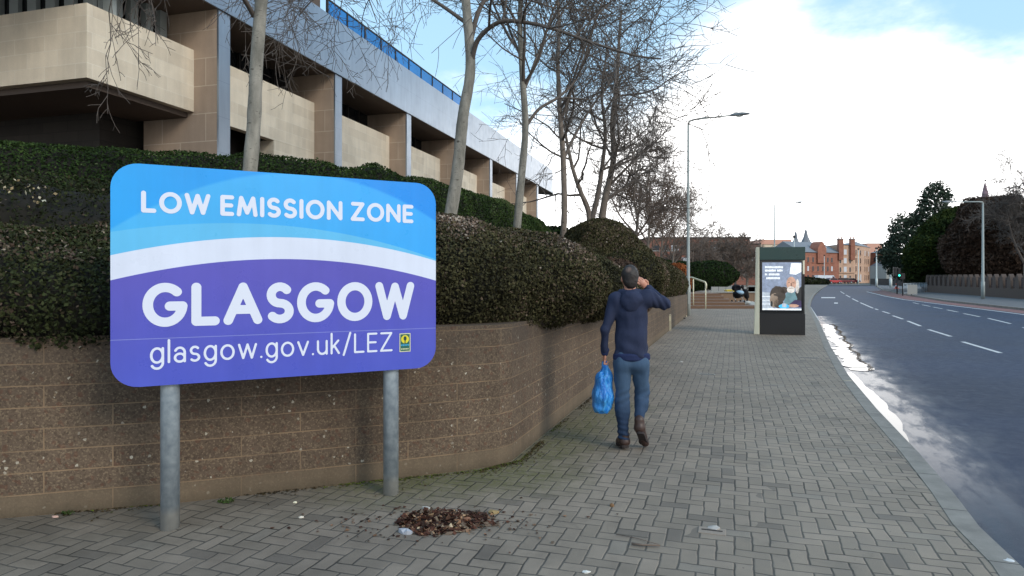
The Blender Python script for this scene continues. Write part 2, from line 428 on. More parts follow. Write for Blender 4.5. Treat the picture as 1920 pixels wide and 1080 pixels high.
def agg_fn(t, p):
    uv = t.uv(); u, v, _ = t.sep(uv); P = t.pos()
    bt = t.node('ShaderNodeTexBrick'); bt.offset = .5; bt.squash = 1
    wv = t.comb(u, t.m('ADD', v, t.m('MULTIPLY', t.m('SUBTRACT', t.noise(P, 1.5, 2), .5), .012)))
    t.put(bt.inputs['Vector'], wv); t.put(bt.inputs['Color1'], (0, 0, 0, 1)); t.put(bt.inputs['Color2'], (1, 1, 1, 1)); t.put(bt.inputs['Mortar'], (.5, .5, .5, 1))
    bt.inputs['Scale'].default_value = 1; bt.inputs['Mortar Size'].default_value = .005; bt.inputs['Mortar Smooth'].default_value = .35
    bt.inputs['Brick Width'].default_value = .84; bt.inputs['Row Height'].default_value = .148
    mort = bt.outputs['Fac']; br = t.sep(bt.outputs['Color'])[0]
    peb = t.vor(P, 95, 'F1', 'Color'); pd = t.vor(P, 95, 'F1'); pr, pg, pb = t.sep(peb)
    peb2 = t.sep(t.vor(P, 40, 'F1', 'Color'))[0]; pw = t.sep(t.vor(P, 62, 'F1', 'Color'))
    base = t.mix(br, S(88, 74, 62), S(100, 85, 71))
    base = t.mix(t.mr(pw[1], .0, .5, .65, 0), base, S(66, 54, 45))
    base = t.mix(t.mr(pg, .6, 1.0, 0, .4), base, S(152, 134, 108))
    base = t.mix(t.m('MULTIPLY', t.m('GREATER_THAN', pw[2], .993), t.mr(pw[0], 0, 1, .2, .7)), base, S(205, 198, 180))
    base = t.mix(t.m('MULTIPLY', t.m('GREATER_THAN', peb2, .93), .4), base, S(96, 62, 48))
    smooth_ = t.mr(v, .17, .13)     # the bottom course is plain concrete
    base = t.mix(t.m('MULTIPLY', smooth_, .7), base, S(112, 98, 80))
    mo = t.mr(t.noise(P, 2.5, 3), .4, .6, .45, 1.0)
    base = t.mix(t.m('MULTIPLY', mort, mo), base, S(136, 114, 90))
    big = t.noise(P, .9, 5, .6); st = t.noise(t.comb(t.m('MULTIPLY', u, 6.0), t.m('MULTIPLY', v, .8)), 1, 4)
    base = t.vm('SCALE', base, scale=t.m('MULTIPLY', t.mr(big, .3, .7, .72, 1.15), t.mr(st, .3, .7, .88, 1.06)))
    stain = t.m('MULTIPLY', t.mr(v, .75, 1.15), t.mr(t.noise(P, 1.8, 4), .35, .62))  # patchy darkening that grows towards the top of the wall
    base = t.mix(t.m('MULTIPLY', stain, .55), base, S(58, 54, 50))
    foot = t.mr(t.m('ADD', v, t.m('MULTIPLY', big, .08)), .12, .04)
    base = t.mix(t.m('MULTIPLY', foot, .5), base, S(70, 62, 48))
    h = t.m('ADD', t.m('MULTIPLY', t.m('SUBTRACT', 1.0, pd), t.mr(smooth_, 0, 1, .35, .08)), t.m('MULTIPLY', mort, -.3))
    return {'Base Color': base, 'Roughness': .85, 'Normal': t.bump(h, .55, .006)}
M_wall = mat('exposed_aggregate_blocks', fn=agg_fn, spec=.3)

def asphalt_fn(t, p):
    P = t.pos(); x, y, z = t.sep(P)
    fine = t.noise(P, 220, 3, .7); big = t.noise(P, .35, 5, .6)
    vr = t.node('ShaderNodeVectorRotate'); vr.rotation_type = 'Z_AXIS'; t.put(vr.inputs['Vector'], P); vr.inputs['Angle'].default_value = R(22)
    rx, ry, _ = t.sep(vr.outputs[0])   # ry runs along the road, rx across it
    streak = t.noise(t.comb(t.m('MULTIPLY', rx, 2.2), t.m('MULTIPLY', ry, .7)), 1.6, 7, .66)
    gut = segdist(t, P, (1.3, 0), (13.5, 30))
    wet = t.m('MULTIPLY', t.mr(gut, 1.5, .25, 0, 1, True), t.mr(t.m('ADD', streak, t.mr(gut, 1.0, .15, -.08, .22)), .36, .72))
    mott = t.mr(t.noise(P, 7, 5, .7), .3, .75)
    colr = t.mix(fine, S(22, 33, 54), S(39, 54, 82)); colr = t.vm('SCALE', colr, scale=t.mr(big, .3, .7, .8, 1.2))
    colr = t.mix(t.m('MULTIPLY', wet, .35), colr, S(48, 50, 56))
    rg = t.mr(mott, 0, 1, .52, .66)
    return {'Coat Weight': t.m('MULTIPLY', t.m('MULTIPLY', wet, .55), t.mr(y, 3.6, 7.5, .25, 1)), 'Coat Roughness': t.mr(t.m('MULTIPLY', wet, t.mr(gut, 1.1, .3, .3, 1)), .1, 1, .5, .12), 'Coat IOR': 1.6, 'Base Color': colr, 'Roughness': rg, 'Normal': t.bump(fine, .5, .01)}
M_road = mat('damp_asphalt', fn=asphalt_fn, spec=.2)
M_water = mat('gutter_water', (.03, .035, .04), .04, fn=lambda t, p: {'Normal': t.bump(t.noise(t.pos(), 5, 3), .05, .01)})
M_water.node_tree.nodes['Principled BSDF'].inputs['IOR'].default_value = 1.7
def paint_fn(t, p):
    P = t.pos(); w = t.noise(P, 30, 5, .7)
    return {'Base Color': t.mix(t.mr(w, .50, .72), S(205, 206, 205), S(96, 100, 106)), 'Roughness': .55}
M_line = mat('worn_road_paint', fn=paint_fn)
M_red = var(S(122, 84, 80), .2, 1.5, .8, .3, .006, 150, name='red_surfacing')
M_kerb = None
def kerb_fn(t, p):
    u, v, _ = t.sep(t.uv()); P = t.pos()
    j = t.m('COMPARE', t.m('FRACT', t.m('DIVIDE', u, .915)), .0, .011)
    n = t.noise(P, 5, 5, .6); f = t.noise(P, 190, 3)
    c = t.vm('SCALE', S(132, 127, 120), scale=t.m('MULTIPLY', t.mr(n, .3, .7, .72, 1.15), t.mr(f, .2, .8, .85, 1.12)))
    return {'Base Color': t.mix(j, c, S(50, 48, 45)), 'Roughness': .8, 'Normal': t.bump(t.m('SUBTRACT', f, j), .4, .004)}
M_kerb = mat('granite_kerb', fn=kerb_fn)
M_ground = var(S(96, 98, 92), .2, .05, .9, .3, .01, 8, name='far_ground')
M_soil = var(S(92, 72, 56), .3, 3, .95, .8, .03, 18, name='leaf_littered_soil')

# ---------------------------------------------------------------- ground, road, pavement
def sheet(name, pts, z, m, kind='structure'):
    mb = MB(); mb.add([(x, y, z) for x, y in pts], [tuple(range(len(pts)))])
    o = mb.build(name, m); o['kind'] = kind
    if o.data.polygons[0].normal.z < 0: o.data.flip_normals(); 
    return o
sheet('ground', [(-2500, -60), (2500, -60), (2500, 3500), (-2500, 3500)], -.142, M_ground)
def xy(px, py, z=0): return G(px, py, z)[:2]
kerb = [(1.3 - .405 * 3, -3.0), (1.3 + .405 * 1.0, 1.0), xy(1919, 1066), xy(1837, 989), xy(1789, 926), xy(1722, 849), xy(1644, 767), xy(1591, 704), xy(1558, 651), xy(1536, 603), xy(1519, 574), xy(1521.5, 562), xy(1527, 552), xy(1540, 541), xy(1552, 534)]
far = [(13.0, -3.0), (15.5, 6.0), (22.5, 24.0), xy(1921, 578), xy(1776, 563), xy(1700, 551.5), xy(1655, 543), xy(1640, 534.5)]
ZR = -.122
sheet('road', kerb + far[::-1], ZR, M_road)
def ribbon(pts, w0, w1):
    """two offset lines of a plan polyline; w measured to the right"""
    L = []; Rr = []
    for i, p in enumerate(pts):
        a = Vector(pts[max(0, i - 1)]); b = Vector(pts[min(len(pts) - 1, i + 1)]); d = (b - a).normalized(); n = Vector((d.y, -d.x))
        L.append((p[0] + n.x * w0, p[1] + n.y * w0)); Rr.append((p[0] + n.x * w1, p[1] + n.y * w1))
    return L, Rr
def strip(name, pts, w0, w1, z0, z1, m, kind='structure'):
    L, Q = ribbon(pts, w0, w1); mb = MB()
    s = 0; n = len(pts); vs = []; 
    for i in range(n): vs += [(*L[i], z0), (*Q[i], z0), (*Q[i], z1), (*L[i], z1)]
    fs = []
    for i in range(n - 1):
        a = 4 * i; b = a + 4
        fs += [(a + 3, a + 2, b + 2, b + 3), (a + 2, a + 1, b + 1, b + 2), (a, a + 3, b + 3, b)]
    fs += [(0, 1, 2, 3), (4 * n - 1, 4 * n - 2, 4 * n - 3, 4 * n - 4)]
    mb.add(vs, fs); o = mb.build(name, m); o['kind'] = kind
    # UV along the run
    uvl = o.data.uv_layers[0]; d = [0]
    for i in range(n - 1): d.append(d[-1] + (Vector(pts[i + 1]) - Vector(pts[i])).length)
    for p in o.data.polygons:
        for li in p.loop_indices:
            vi = o.data.loops[li].vertex_index; uvl.data[li].uv = (d[vi // 4], [0, .15, .3, .45][vi % 4])
    return o
strip('kerb', kerb, -.15, 0, -.13, .004, M_kerb)
strip('far_kerb', far, 0, .15, -.13, .004, M_kerb)
# pavements
pv = [(a, b) for a, b in ribbon(kerb, -.15, 0)[0]]
sheet('pavement', [(-12, -3)] + pv + [(14, 150), (-2, 60), (-12, 42)], 0, M_pave)
M_dpave = var(S(92, 92, 94), .2, .6, .85, .3, .006, 40, name='far_paving')
fl = ribbon(far, .15, 0)[0]
sheet('far_pavement', fl + [(45, 150), (120, 150), (120, -3)], 0, M_dpave)
# markings (road surface is 0.12 below the pavement)
def mark(name, pts, w, m=None, z=ZR + .004):
    L, Q = ribbon(pts, -w / 2, w / 2); mb = MB()
    for i in range(len(pts) - 1): mb.add([(*L[i], z), (*Q[i], z), (*Q[i + 1], z), (*L[i + 1], z)], [(0, 1, 2, 3)])
    o = mb.build(name, m or M_line); o['kind'] = 'structure'
    return o
dash1 = [((1876, 662), (1805, 641)), ((1783, 631), (1741, 618)), ((1726, 611.5), (1702, 602)), ((1693, 598.5), (1674, 592)), ((1668, 588), (1655, 584)), ((1646, 581), (1641, 579)), ((1637, 578), (1613, 567.5)), ((1609, 565.5), (1598, 560)), ((1594, 557.5), (1586, 553)), ((1583, 551), (1576, 546.5))]
dash2 = [((1940, 620), (1919, 614)), ((1895, 607), (1853, 597)), ((1837, 594), (1807, 588)), ((1796, 585.2), (1775.5, 581)), ((1767, 579), (1750, 576)), ((1744, 574.5), (1729, 571.5)), ((1723, 570), (1712, 567.5))]
mb = MB()
for a, b in dash1 + dash2:
    A = Vector(xy(*a, ZR)); B = Vector(xy(*b, ZR)); dd = (B - A).normalized(); n = Vector((dd.y, -dd.x)) * .055
    mb.add([(*(A - n), ZR + .004), (*(A + n), ZR + .004), (*(B + n), ZR + .004), (*(B - n), ZR + .004)], [(0, 1, 2, 3)])
o = mb.build('lane_markings', M_line); o['kind'] = 'structure'
for p in o.data.polygons:
    if p.normal.z < 0: p.flip()
sol = [xy(1990, 601, ZR), xy(1920, 590, ZR), xy(1846, 580.5, ZR), xy(1776, 572, ZR), xy(1696, 562, ZR), xy(1660, 555.5, ZR), xy(1625, 547, ZR)]
mark('bus_lane_line', sol, .16)
red = sheet('red_lane', ribbon(sol, .3, 0)[0][::-1] + [(a - .02, b + .02) for a, b in [(22.3, 24.0), xy(1920, 577, 0), xy(1776, 562.3, 0), xy(1700, 551.2), xy(1655, 542.8)]], ZR + .004, M_red)
sheet('stop_marking', [xy(1540, 559, ZR), xy(1566, 559, ZR), xy(1566, 557.3, ZR), xy(1540, 557.3, ZR)], ZR + .004, M_line)
sheet('arrow_marking', [xy(1564, 569.5, ZR), xy(1571, 569.5, ZR), xy(1571, 567.5, ZR), xy(1564, 567.5, ZR)], ZR + .008, M_line)
mark('edge_line', [xy(1519, 575.5, ZR), xy(1527, 588, ZR), xy(1534, 601, ZR)], .08)
# gutter water: a long sheet that breaks up into pools on the near side of the crossing
def pool(name, pts, z=ZR + .006): 
    o = sheet(name, pts, z, M_water); return o
rng = np.random.default_rng(4)
edge = [(1757, 905), (1740, 872), (1721, 843), (1706, 815), (1690, 779), (1676, 757), (1667, 748), (1657, 737), (1653, 731), (1640, 725), (1626, 713), (1612, 703), (1598, 697)]
kk = [Vector(k) for k in kerb]
def kerb_at(y):
    for a, b in zip(kk, kk[1:]):
        if a.y <= y <= b.y: return a.x + (b.x - a.x) * (y - a.y) / (b.y - a.y)
R_ = []
for i, (a, b) in enumerate(edge):
    x, y = xy(a, b, ZR); R_.append((kerb_at(y) + (x - kerb_at(y)) * .72, y))
Rf = []
for (x0, y0), (x1, y1) in zip(R_, R_[1:]):
    for q in range(6):
        tq = q / 6; x = x0 + (x1 - x0) * tq; y = y0 + (y1 - y0) * tq
        Rf.append((x + (.05 + .25 * (x - kerb_at(y))) * (vnoise(np.array([[0, y * 1.6, 0]]), 1, 5)[0] * .5 + .5 * vnoise(np.array([[3, y * 5, 0]]), 1, 6)[0] * .3), y))
Lf = [(kerb_at(y) + .003, y) for x, y in Rf]
Rf = [(max(x, l[0] + .02), y) for (x, y), l in zip(Rf, Lf)]
mbp = MB()
for i in range(len(Rf) - 1): mbp.add([(*Lf[i], 0), (*Rf[i], 0), (*Rf[i + 1], 0), (*Lf[i + 1], 0)], [(0, 1, 2, 3)])
for y0 in np.arange(12.7, 24.5, .62):     # pools among leaves and grit along the channel
    w = .34 + .2 * rng.random(); cx = kerb_at(y0) + .03 + w / 2 + .04 * rng.random(); k = 14; cx += .05 * rng.normal(); ry = .26 + .22 * rng.random()
    pts = [(cx + math.cos(a) * w / 2 * (.8 + .25 * rng.random()) + .4 * math.sin(a) * ry, y0 + math.sin(a) * ry * (.75 + .4 * rng.random()), 0) for a in np.linspace(0, 2 * math.pi, k, endpoint=False)]
    pts = [(max(x, kerb_at(y) + .01), y, 0) for x, y, z in pts]
    pz = .0006 * int(y0 * 10 % 9) + .0006; mbp.add([(a, b, pz) for a, b, c in pts], [tuple(range(k))])
mbp.v = [(x, y, ZR + .006 + z) for x, y, z in mbp.v]
o = mbp.build('water', M_water); o['kind'] = 'structure'
# grit and leaves gathered along the channel
def grit(name, pts, n, size, m, rng, spread, z):
    P = np.array(pts); seg = rng.integers(0, len(P) - 1, n); tt = rng.random((n, 1)); c = P[seg] * (1 - tt) + P[seg + 1] * tt + rng.normal(size=(n, 2)) * spread
    ang = rng.random(n) * 6.28; s = size * (.4 + rng.random(n)); V = []
    for q in range(4):
        a = ang + q * 1.57; V.append(np.stack([c[:, 0] + np.cos(a) * s * (1 if q % 2 else .55), c[:, 1] + np.sin(a) * s * (1 if q % 2 else .55), z + rng.random(n) * .012], 1))
    V = np.stack(V, 1).reshape(-1, 3)
    me = npmesh(name, V, np.arange(4 * n).reshape(n, 4), m, False); return link(name, me)
M_grit = var(S(112, 92, 70), .35, 20, .9, name='grit_and_leaf_bits')
g_ = grit('gutter_debris', [(kerb_at(y) + .55 + .05 * math.sin(y * 3), y) for y in np.arange(12.4, 25, .3)], 1600, .018, M_grit, rng, .025, ZR + .008)
tag(g_, kind='stuff', label='line of brown grit and leaf bits beside the gutter water', cat='debris')
g_ = grit('gutter_leaf_scatter', [(kerb_at(y) + 1.15 - .35 * (y - 3.2), y) for y in np.arange(2.9, 4.5, .2)], 60, .010, mat('pale_bits', S(190, 184, 170), .8), rng, .03, ZR + .008)
tag(g_, kind='stuff', label='thin line of pale bits on the wet road nearest the camera', cat='debris')

# ---------------------------------------------------------------- retaining wall
def wtop(y): return 1.22 if y < 6 else max(.90, 1.22 - .0142 * (y - 6))
def build_wall():
    # resample and give thickness to the left (inside)
    pts = []
    for (a, b) in zip(WALL, WALL[1:]):
        n = max(1, int((Vector(b) - Vector(a)).length / .6))
        for i in range(n): pts.append((a[0] + (b[0] - a[0]) * i / n, a[1] + (b[1] - a[1]) * i / n))
    pts.append(WALL[-1]); L, _ = ribbon(pts, -.30, 0)
    n = len(pts); vs = []; dd = [0]
    for i in range(n):
        z = wtop(pts[i][1]); vs += [(*pts[i], -.05), (*pts[i], z), (*L[i], z), (*L[i], -.05)]
        if i: dd.append(dd[-1] + (Vector(pts[i]) - Vector(pts[i - 1])).length)
    fs = []
    for i in range(n - 1):
        a = 4 * i; b = a + 4; fs += [(a, b, b + 1, a + 1), (a + 1, b + 1, b + 2, a + 2), (a + 2, b + 2, b + 3, a + 3)]
    fs += [(4 * n - 4, 4 * n - 1, 4 * n - 2, 4 * n - 3), (0, 1, 2, 3)]
    mb = MB(); mb.add(vs, fs); o = mb.build('retaining_wall', M_wall); uvl = o.data.uv_layers[0]
    for p in o.data.polygons:
        if p.index >= len(fs) - 2: continue
        for li in p.loop_indices:
            vi = o.data.loops[li].vertex_index; v = o.data.vertices[vi].co
            uvl.data[li].uv = (dd[vi // 4] + (.3 if vi % 4 > 1 else 0), v.z)
    # return wall at the far end
    tag(o, 'low brown exposed aggregate block wall bending along the paved footpath under the hedges', 'wall')
    return o
build_wall()
mb = MB(); a = Vector(WALL[-1]); dn = Vector((-.949, .316))
b_ = a + dn * 7
nn = Vector((.316, .949)) * .15
mb.prism([tuple(a), tuple(a + nn * 2), tuple(b_ + nn * 2), tuple(b_)], -.05, .895)
o = mb.build('end_wall', M_wall); tag(o, 'short return wall turning left beside the lamp post', 'wall')

# planted bank behind the wall
def wall_dist(x, y):
    best = 1e9; sgn = 1
    for (a, b) in zip(WALL, WALL[1:]):
        ax, ay = a; bx, by = b; L2 = (bx - ax) ** 2 + (by - ay) ** 2; h = np.clip(((x - ax) * (bx - ax) + (y - ay) * (by - ay)) / L2, 0, 1)
        qx = ax + h * (bx - ax) - x; qy = ay + h * (by - ay) - y; dd = math.hypot(qx, qy)
        if dd < best: best = dd; sgn = 1 if (bx - ax) * (y - ay) - (by - ay) * (x - ax) > 0 else -1
    return best * sgn
def bankz(d, x, y):
    base = min(wtop(y), 1.15) - .1
    k = 1 if y < 24 else max(0.0, 1 - (y - 24) / 14)
    s = min(1, max(0, (d - .2) / 3.2)); s = s * s * (3 - 2 * s)
    return base + (2.02 - base) * s * k
def build_bank():
    xs = np.concatenate([np.arange(-60, -12, 4), np.arange(-12, 10, .35)]); ys = np.concatenate([np.arange(2, 32, .35), np.arange(32, 70, 2.5)])
    idx = {}; V = []; Fs = []
    for i, x in enumerate(xs):
        for j, y in enumerate(ys):
            d = wall_dist(x, y)
            if y > 28.5: d = min(d, (9.6 - x - (y - 28.5) * .9) * .5)
            idx[i, j] = len(V); z = bankz(d, x, y) if d > .15 else wtop(y) - .35 if d > -.15 else -.5
            V.append((x, y, z if y < 60 else z, )); 
            if d < .06 and y < 29.5: V[-1] = (x, y, -9)
    for i in range(len(xs) - 1):
        for j in range(len(ys) - 1):
            q = [idx[i, j], idx[i + 1, j], idx[i + 1, j + 1], idx[i, j + 1]]
            if min(V[k][2] for k in q) > .1: Fs.append(q)
    me = npmesh('bank', np.array(V), np.array(Fs), M_soil, True); o = link('bank', me); o['kind'] = 'structure'
build_bank()
# ---------------------------------------------------------------- office building on the left
BO = Vector((-13.6, 0, 0)); BA = Vector((.2786, .9604, 0)); BN = Vector((-.9604, .2786, 0))
def fp(s_, t_, z): v = BO + BA * s_ + BN * t_; return (v.x, v.y, z)
def fbox(mb, s0, s1, t0, t1, z0, z1, mi=0):
    return mb.hexa([fp(s0, t0, z0), fp(s0, t1, z0), fp(s1, t1, z0), fp(s1, t0, z0), fp(s0, t0, z1), fp(s0, t1, z1), fp(s1, t1, z1), fp(s1, t0, z1)], mi)
def stone_fn(c1, c2, cm, bw, rh, msz, rough=.85):
    def fn(t, p):
        u, v, _ = t.sep(t.uv()); P = t.pos()
        bt = t.node('ShaderNodeTexBrick'); bt.offset = .42; t.put(bt.inputs['Vector'], t.comb(u, v))
        bt.inputs['Scale'].default_value = 1; bt.inputs['Mortar Size'].default_value = msz; bt.inputs['Brick Width'].default_value = bw; bt.inputs['Row Height'].default_value = rh
        t.put(bt.inputs['Color1'], (*c1, 1)); t.put(bt.inputs['Color2'], (*c2, 1)); t.put(bt.inputs['Mortar'], (*cm, 1)); bt.inputs['Mortar Smooth'].default_value = .2
        n = t.noise(P, 1.3, 6, .6); f = t.noise(P, 40, 3); st = t.noise(t.comb(t.m('MULTIPLY', u, 2.5), t.m('MULTIPLY', v, .25)), 1.2, 5)
        k = t.m('MULTIPLY', t.m('MULTIPLY', t.mr(n, .3, .7, .9, 1.07), t.mr(f, .2, .8, .95, 1.05)), t.mr(st, .3, .7, .86, 1.05))
        return {'Base Color': t.vm('SCALE', bt.outputs['Color'], scale=k), 'Roughness': rough, 'Normal': t.bump(t.m('SUBTRACT', f, bt.outputs['Fac']), .3, .006)}
    return fn
M_stone = mat('pale_sandstone_cladding', fn=stone_fn(S(228, 217, 197), S(212, 200, 180), S(224, 215, 198), .95, .37, .012))
M_brown = mat('brown_stone_cladding', fn=stone_fn(S(172, 152, 134), S(160, 141, 124), S(190, 174, 156), 1.5, .78, .014))
M_dstone = mat('shaded_undercroft_stone', fn=stone_fn(S(52, 47, 42), S(42, 38, 34), S(34, 31, 28), .9, .3, .01))  # dark stone, with the shade of the recess also put into its colour
def fasc_fn(t, p):
    u, v, _ = t.sep(t.uv()); P = t.pos()
    j = t.m('MAXIMUM', t.m('COMPARE', t.m('FRACT', t.m('DIVIDE', u, 3.05)), 0., .004), t.m('COMPARE', t.m('FRACT', t.m('DIVIDE', v, 1.0)), .14, .006))
    n = t.noise(P, .6, 4)
    c = t.vm('SCALE', S(150, 160, 172), scale=t.m('MULTIPLY', t.mr(n, .3, .7, .9, 1.06), t.mr(t.noise(t.comb(t.m('MULTIPLY', u, 3.0), t.m('MULTIPLY', v, .3)), 1.5, 5), .3, .7, .88, 1.05)))
    return {'Base Color': t.mix(t.m('MULTIPLY', j, .35), c, S(90, 96, 110)), 'Roughness': t.mr(t.noise(P, 3, 3), .3, .7, .28, .38), 'Metallic': .75, 'Normal': t.bump(t.noise(P, .9, 2), .12, .03)}
M_fascia = mat('reflective_fascia_panels', fn=fasc_fn)
M_dglass = mat('dark_window_glass', (.015, .017, .02), .08, 0, .6)
M_slat = var(S(150, 158, 158), .15, 2, .6, name='grey_window_blinds')
M_dark = var(S(40, 37, 36), .2, 2, .8, name='dark_metal')
M_blue = mat('blue_tinted_glass', fn=lambda t, p: {'Base Color': t.vm('SCALE', S(40, 120, 190), scale=t.mr(t.noise(t.pos(), .5, 4), .3, .7, .75, 1.25)), 'Roughness': .12})
M_blue.node_tree.nodes['Principled BSDF'].inputs['Transmission Weight'].default_value = .0
M_blue.node_tree.nodes['Principled BSDF'].inputs['IOR'].default_value = 1.3
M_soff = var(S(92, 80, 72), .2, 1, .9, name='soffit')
bld = empty('office_building', fp(25, 2, 2.2), 'long office block with pale stone panels, brown fins and blue-grey reflective fascia', 'building')
ZF = 9.14; SP = 6.11; S0 = 19.4; NF = 7
for k in range(NF):
    s = S0 + SP * k; fin = MB(); fbox(fin, s, s + .46, .06, 2.6, 1.6, ZF - .003); f = fin.build('pier', M_brown, bld)
    e = MB(); fbox(e, s - .004, s + .464, 0, .058, 1.6, ZF - .003); e.build('pier_facing', M_fascia, f)
    # parapet panel of the bay beyond
    s1 = s + .462; s2 = s + SP - .002 if k < NF - 1 else s + 3.2
    mb = MB()
    if k == 0:
        fbox(mb, s1, s2, .88, 1.15, 6.25, 8.1); so = 24.0
        fbox(mb, so - .9, s2, .885, 1.9, 1.6, 6.248)
    elif k < NF - 1: fbox(mb, s1, s2, .88, 1.15, 1.6, 8.1)
    if k < NF - 1:
        mb.build('parapet_panel', M_stone, bld)
        g = MB(); fbox(g, s1, s2, 2.0, 2.06, 8.0, ZF - .004); w = g.build('window', M_dglass, bld)
        for q in range(1, 6): m_ = MB(); fbox(m_, s1 + (s2 - s1) * q / 6 - .04, s1 + (s2 - s1) * q / 6 + .04, 1.9, 1.998, 8.1, ZF - .005); m_.build('window_frame', M_dark, w)
g = MB(); fbox(g, 19.87, 23.0, 2.3, 2.4, 1.6, 6.4); g.build('doorway', M_dark, bld)
# projecting corner box with band of blinds above it
SC = 16.0; mb = MB(); fbox(mb, SC, S0 - .003, .84, 16, 6.31, 8.06); mb.build('corner_panel', M_stone, bld)
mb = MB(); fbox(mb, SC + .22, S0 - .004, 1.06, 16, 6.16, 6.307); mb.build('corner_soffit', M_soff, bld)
mb = MB(); fbox(mb, SC + 1.0, S0 - .004, 1.9, 15, 8.062, ZF - .004); w = mb.build('window', M_dglass, bld)
for q in range(24):
    tt = 1.0 + q * .62
    sl = MB(); fbox(sl, SC + .85, SC + .97, tt, tt + .30, 8.064, ZF - .006); sl.build('blind', M_slat, w)
for q in range(7):
    ss = SC + 1.0 + q * .5; sl = MB(); fbox(sl, ss, ss + .24, 1.62, 1.8, 8.064, ZF - .006); sl.build('blind', M_slat, w)
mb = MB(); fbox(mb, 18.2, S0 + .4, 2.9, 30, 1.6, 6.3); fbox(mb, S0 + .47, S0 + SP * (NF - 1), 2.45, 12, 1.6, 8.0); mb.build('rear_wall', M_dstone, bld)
# roof slab with the tall fascia, its far end drawn to a point
mb = MB(); fbox(mb, 9.0, 61.5, .004, 14, ZF, 11.05)
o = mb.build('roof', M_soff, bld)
f = MB(); fbox(f, 9, 61.5, -.06, 0, ZF - .02, 11.1); fbox(f, 9, 61.5, .003, .5, 11.055, 11.10)
f.build('fascia', M_fascia, bld)
f = MB(); f.prism([fp(61.502, -.06, 0)[:2], fp(63.3, .3, 0)[:2], fp(61.502, 2.2, 0)[:2]], ZF - .02, ZF + .25); f.build('fascia_tip', M_dark, bld)
# tall dark parapet at the near end, then the glass balustrade
mb = MB(); fbox(mb, 10, 24.6, .6, 6, 11.105, 13.2); mb.build('roof_plant_screen', M_fascia, bld)
mb = MB(); fbox(mb, 24.7, 25.3, .5, 3, 11.105, 12.5); mb.build('chimney', M_soff, bld)
bal = MB(); fbox(bal, 25.4, 40.6, .24, .30, 11.82, 11.88); br = bal.build('balustrade', M_dark, bld)
for k in range(11):
    s = 25.4 + k * 1.395; p_ = MB(); fbox(p_, s - .035, s + .035, .23, .31, 11.105, 11.819); p_.build('post', M_dark, br)
    if k < 11: g = MB(); fbox(g, s + .04, min(s + 1.35, 40.6), .26, .285, 11.108, 11.81); g.build('glass_panel', M_blue, br)
print('building', len(bld.children))

# ---------------------------------------------------------------- foliage
def leaf_mat(name, stops, rough=.55):
    def fn(t, p):
        a = t.node('ShaderNodeAttribute'); a.attribute_name = 'tint'
        c = t.ramp(a.outputs['Fac'], stops); n = t.noise(t.pos(), 1.7, 4)
        return {'Base Color': t.vm('SCALE', c, scale=t.mr(n, .3, .7, .7, 1.3)), 'Roughness': .8}
    return mat(name, fn=fn, spec=.12)
M_hedge = leaf_mat('hedge_leaves', [(0, (.008, .011, .005)), (.35, (.020, .025, .010)), (.6, (.036, .045, .016)), (.74, (.065, .048, .034)), (.9, (.13, .09, .07)), (1, (.35, .30, .22))])
M_shrub = leaf_mat('shrub_leaves', [(0, (.014, .013, .008)), (.35, (.040, .038, .018)), (.6, (.068, .064, .028)), (.74, (.10, .072, .050)), (.9, (.17, .12, .095)), (1, (.32, .27, .22))])
M_green = leaf_mat('green_hedge_leaves', [(0, (.008, .016, .004)), (.5, (.022, .042, .011)), (.85, (.048, .082, .020)), (1, (.10, .12, .055))])
M_brownl = leaf_mat('brown_twiggy_leaves', [(0, (.03, .02, .015)), (.5, (.07, .045, .032)), (.85, (.12, .085, .06)), (1, (.3, .25, .18))])
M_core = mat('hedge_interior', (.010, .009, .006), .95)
M_yew = leaf_mat('yew_needles', [(0, (.006, .012, .004)), (.5, (.02, .035, .008)), (.85, (.06, .075, .012)), (1, (.11, .12, .03))])
M_copper = leaf_mat('copper_leaves', [(0, (.10, .03, .012)), (.5, (.28, .09, .03)), (1, (.5, .2, .08))])
LR = np.random.default_rng(11)
def E(x, y, z, rx, ry, rz, **k): r = min(rx, ry, rz); return dict(a=(x, y, z), ra=r, s=(rx / r, ry / r, rz / r), full=True, **k)
def shrub(name, prims, n, size, m, label, cat, loc, res=.1, tint=None, group=None, amp=.10, nsc=1.6, elong=1.6, spread=.05, flat=.6, keep=None, k=.25, parts=True, sink=.05):
    def disp(P): return vnoise(P, nsc, 3) * amp + vnoise(P, nsc * 3.1, 5) * amp * .5 + vnoise(P, nsc * 8, 7) * amp * .22
    V, Q = surf(prims, res, .3, k, disp)
    LV, LF, P, N = leaves(V, Q, n, size, LR, spread, elong, flat, keep)
    tn = .38 + .22 * vnoise(P, 1.1, 21) + .14 * vnoise(P, 5, 22) + LR.normal(size=n) * .16
    if tint: tn = tint(P, N, tn)
    root = empty(name, loc, label, cat, group)
    # the dark twiggy interior, drawn in a little
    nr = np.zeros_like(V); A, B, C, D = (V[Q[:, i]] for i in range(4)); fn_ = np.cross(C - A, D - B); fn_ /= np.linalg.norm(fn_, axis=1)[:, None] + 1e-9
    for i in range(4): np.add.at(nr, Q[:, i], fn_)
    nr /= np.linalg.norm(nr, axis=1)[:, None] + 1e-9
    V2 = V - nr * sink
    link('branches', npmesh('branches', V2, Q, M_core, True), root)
    link('leaves' if name != 'conifer' else 'foliage', npmesh('leaves', LV, LF, m, False, {'tint': np.clip(tn, 0, 1)}), root)
    return root
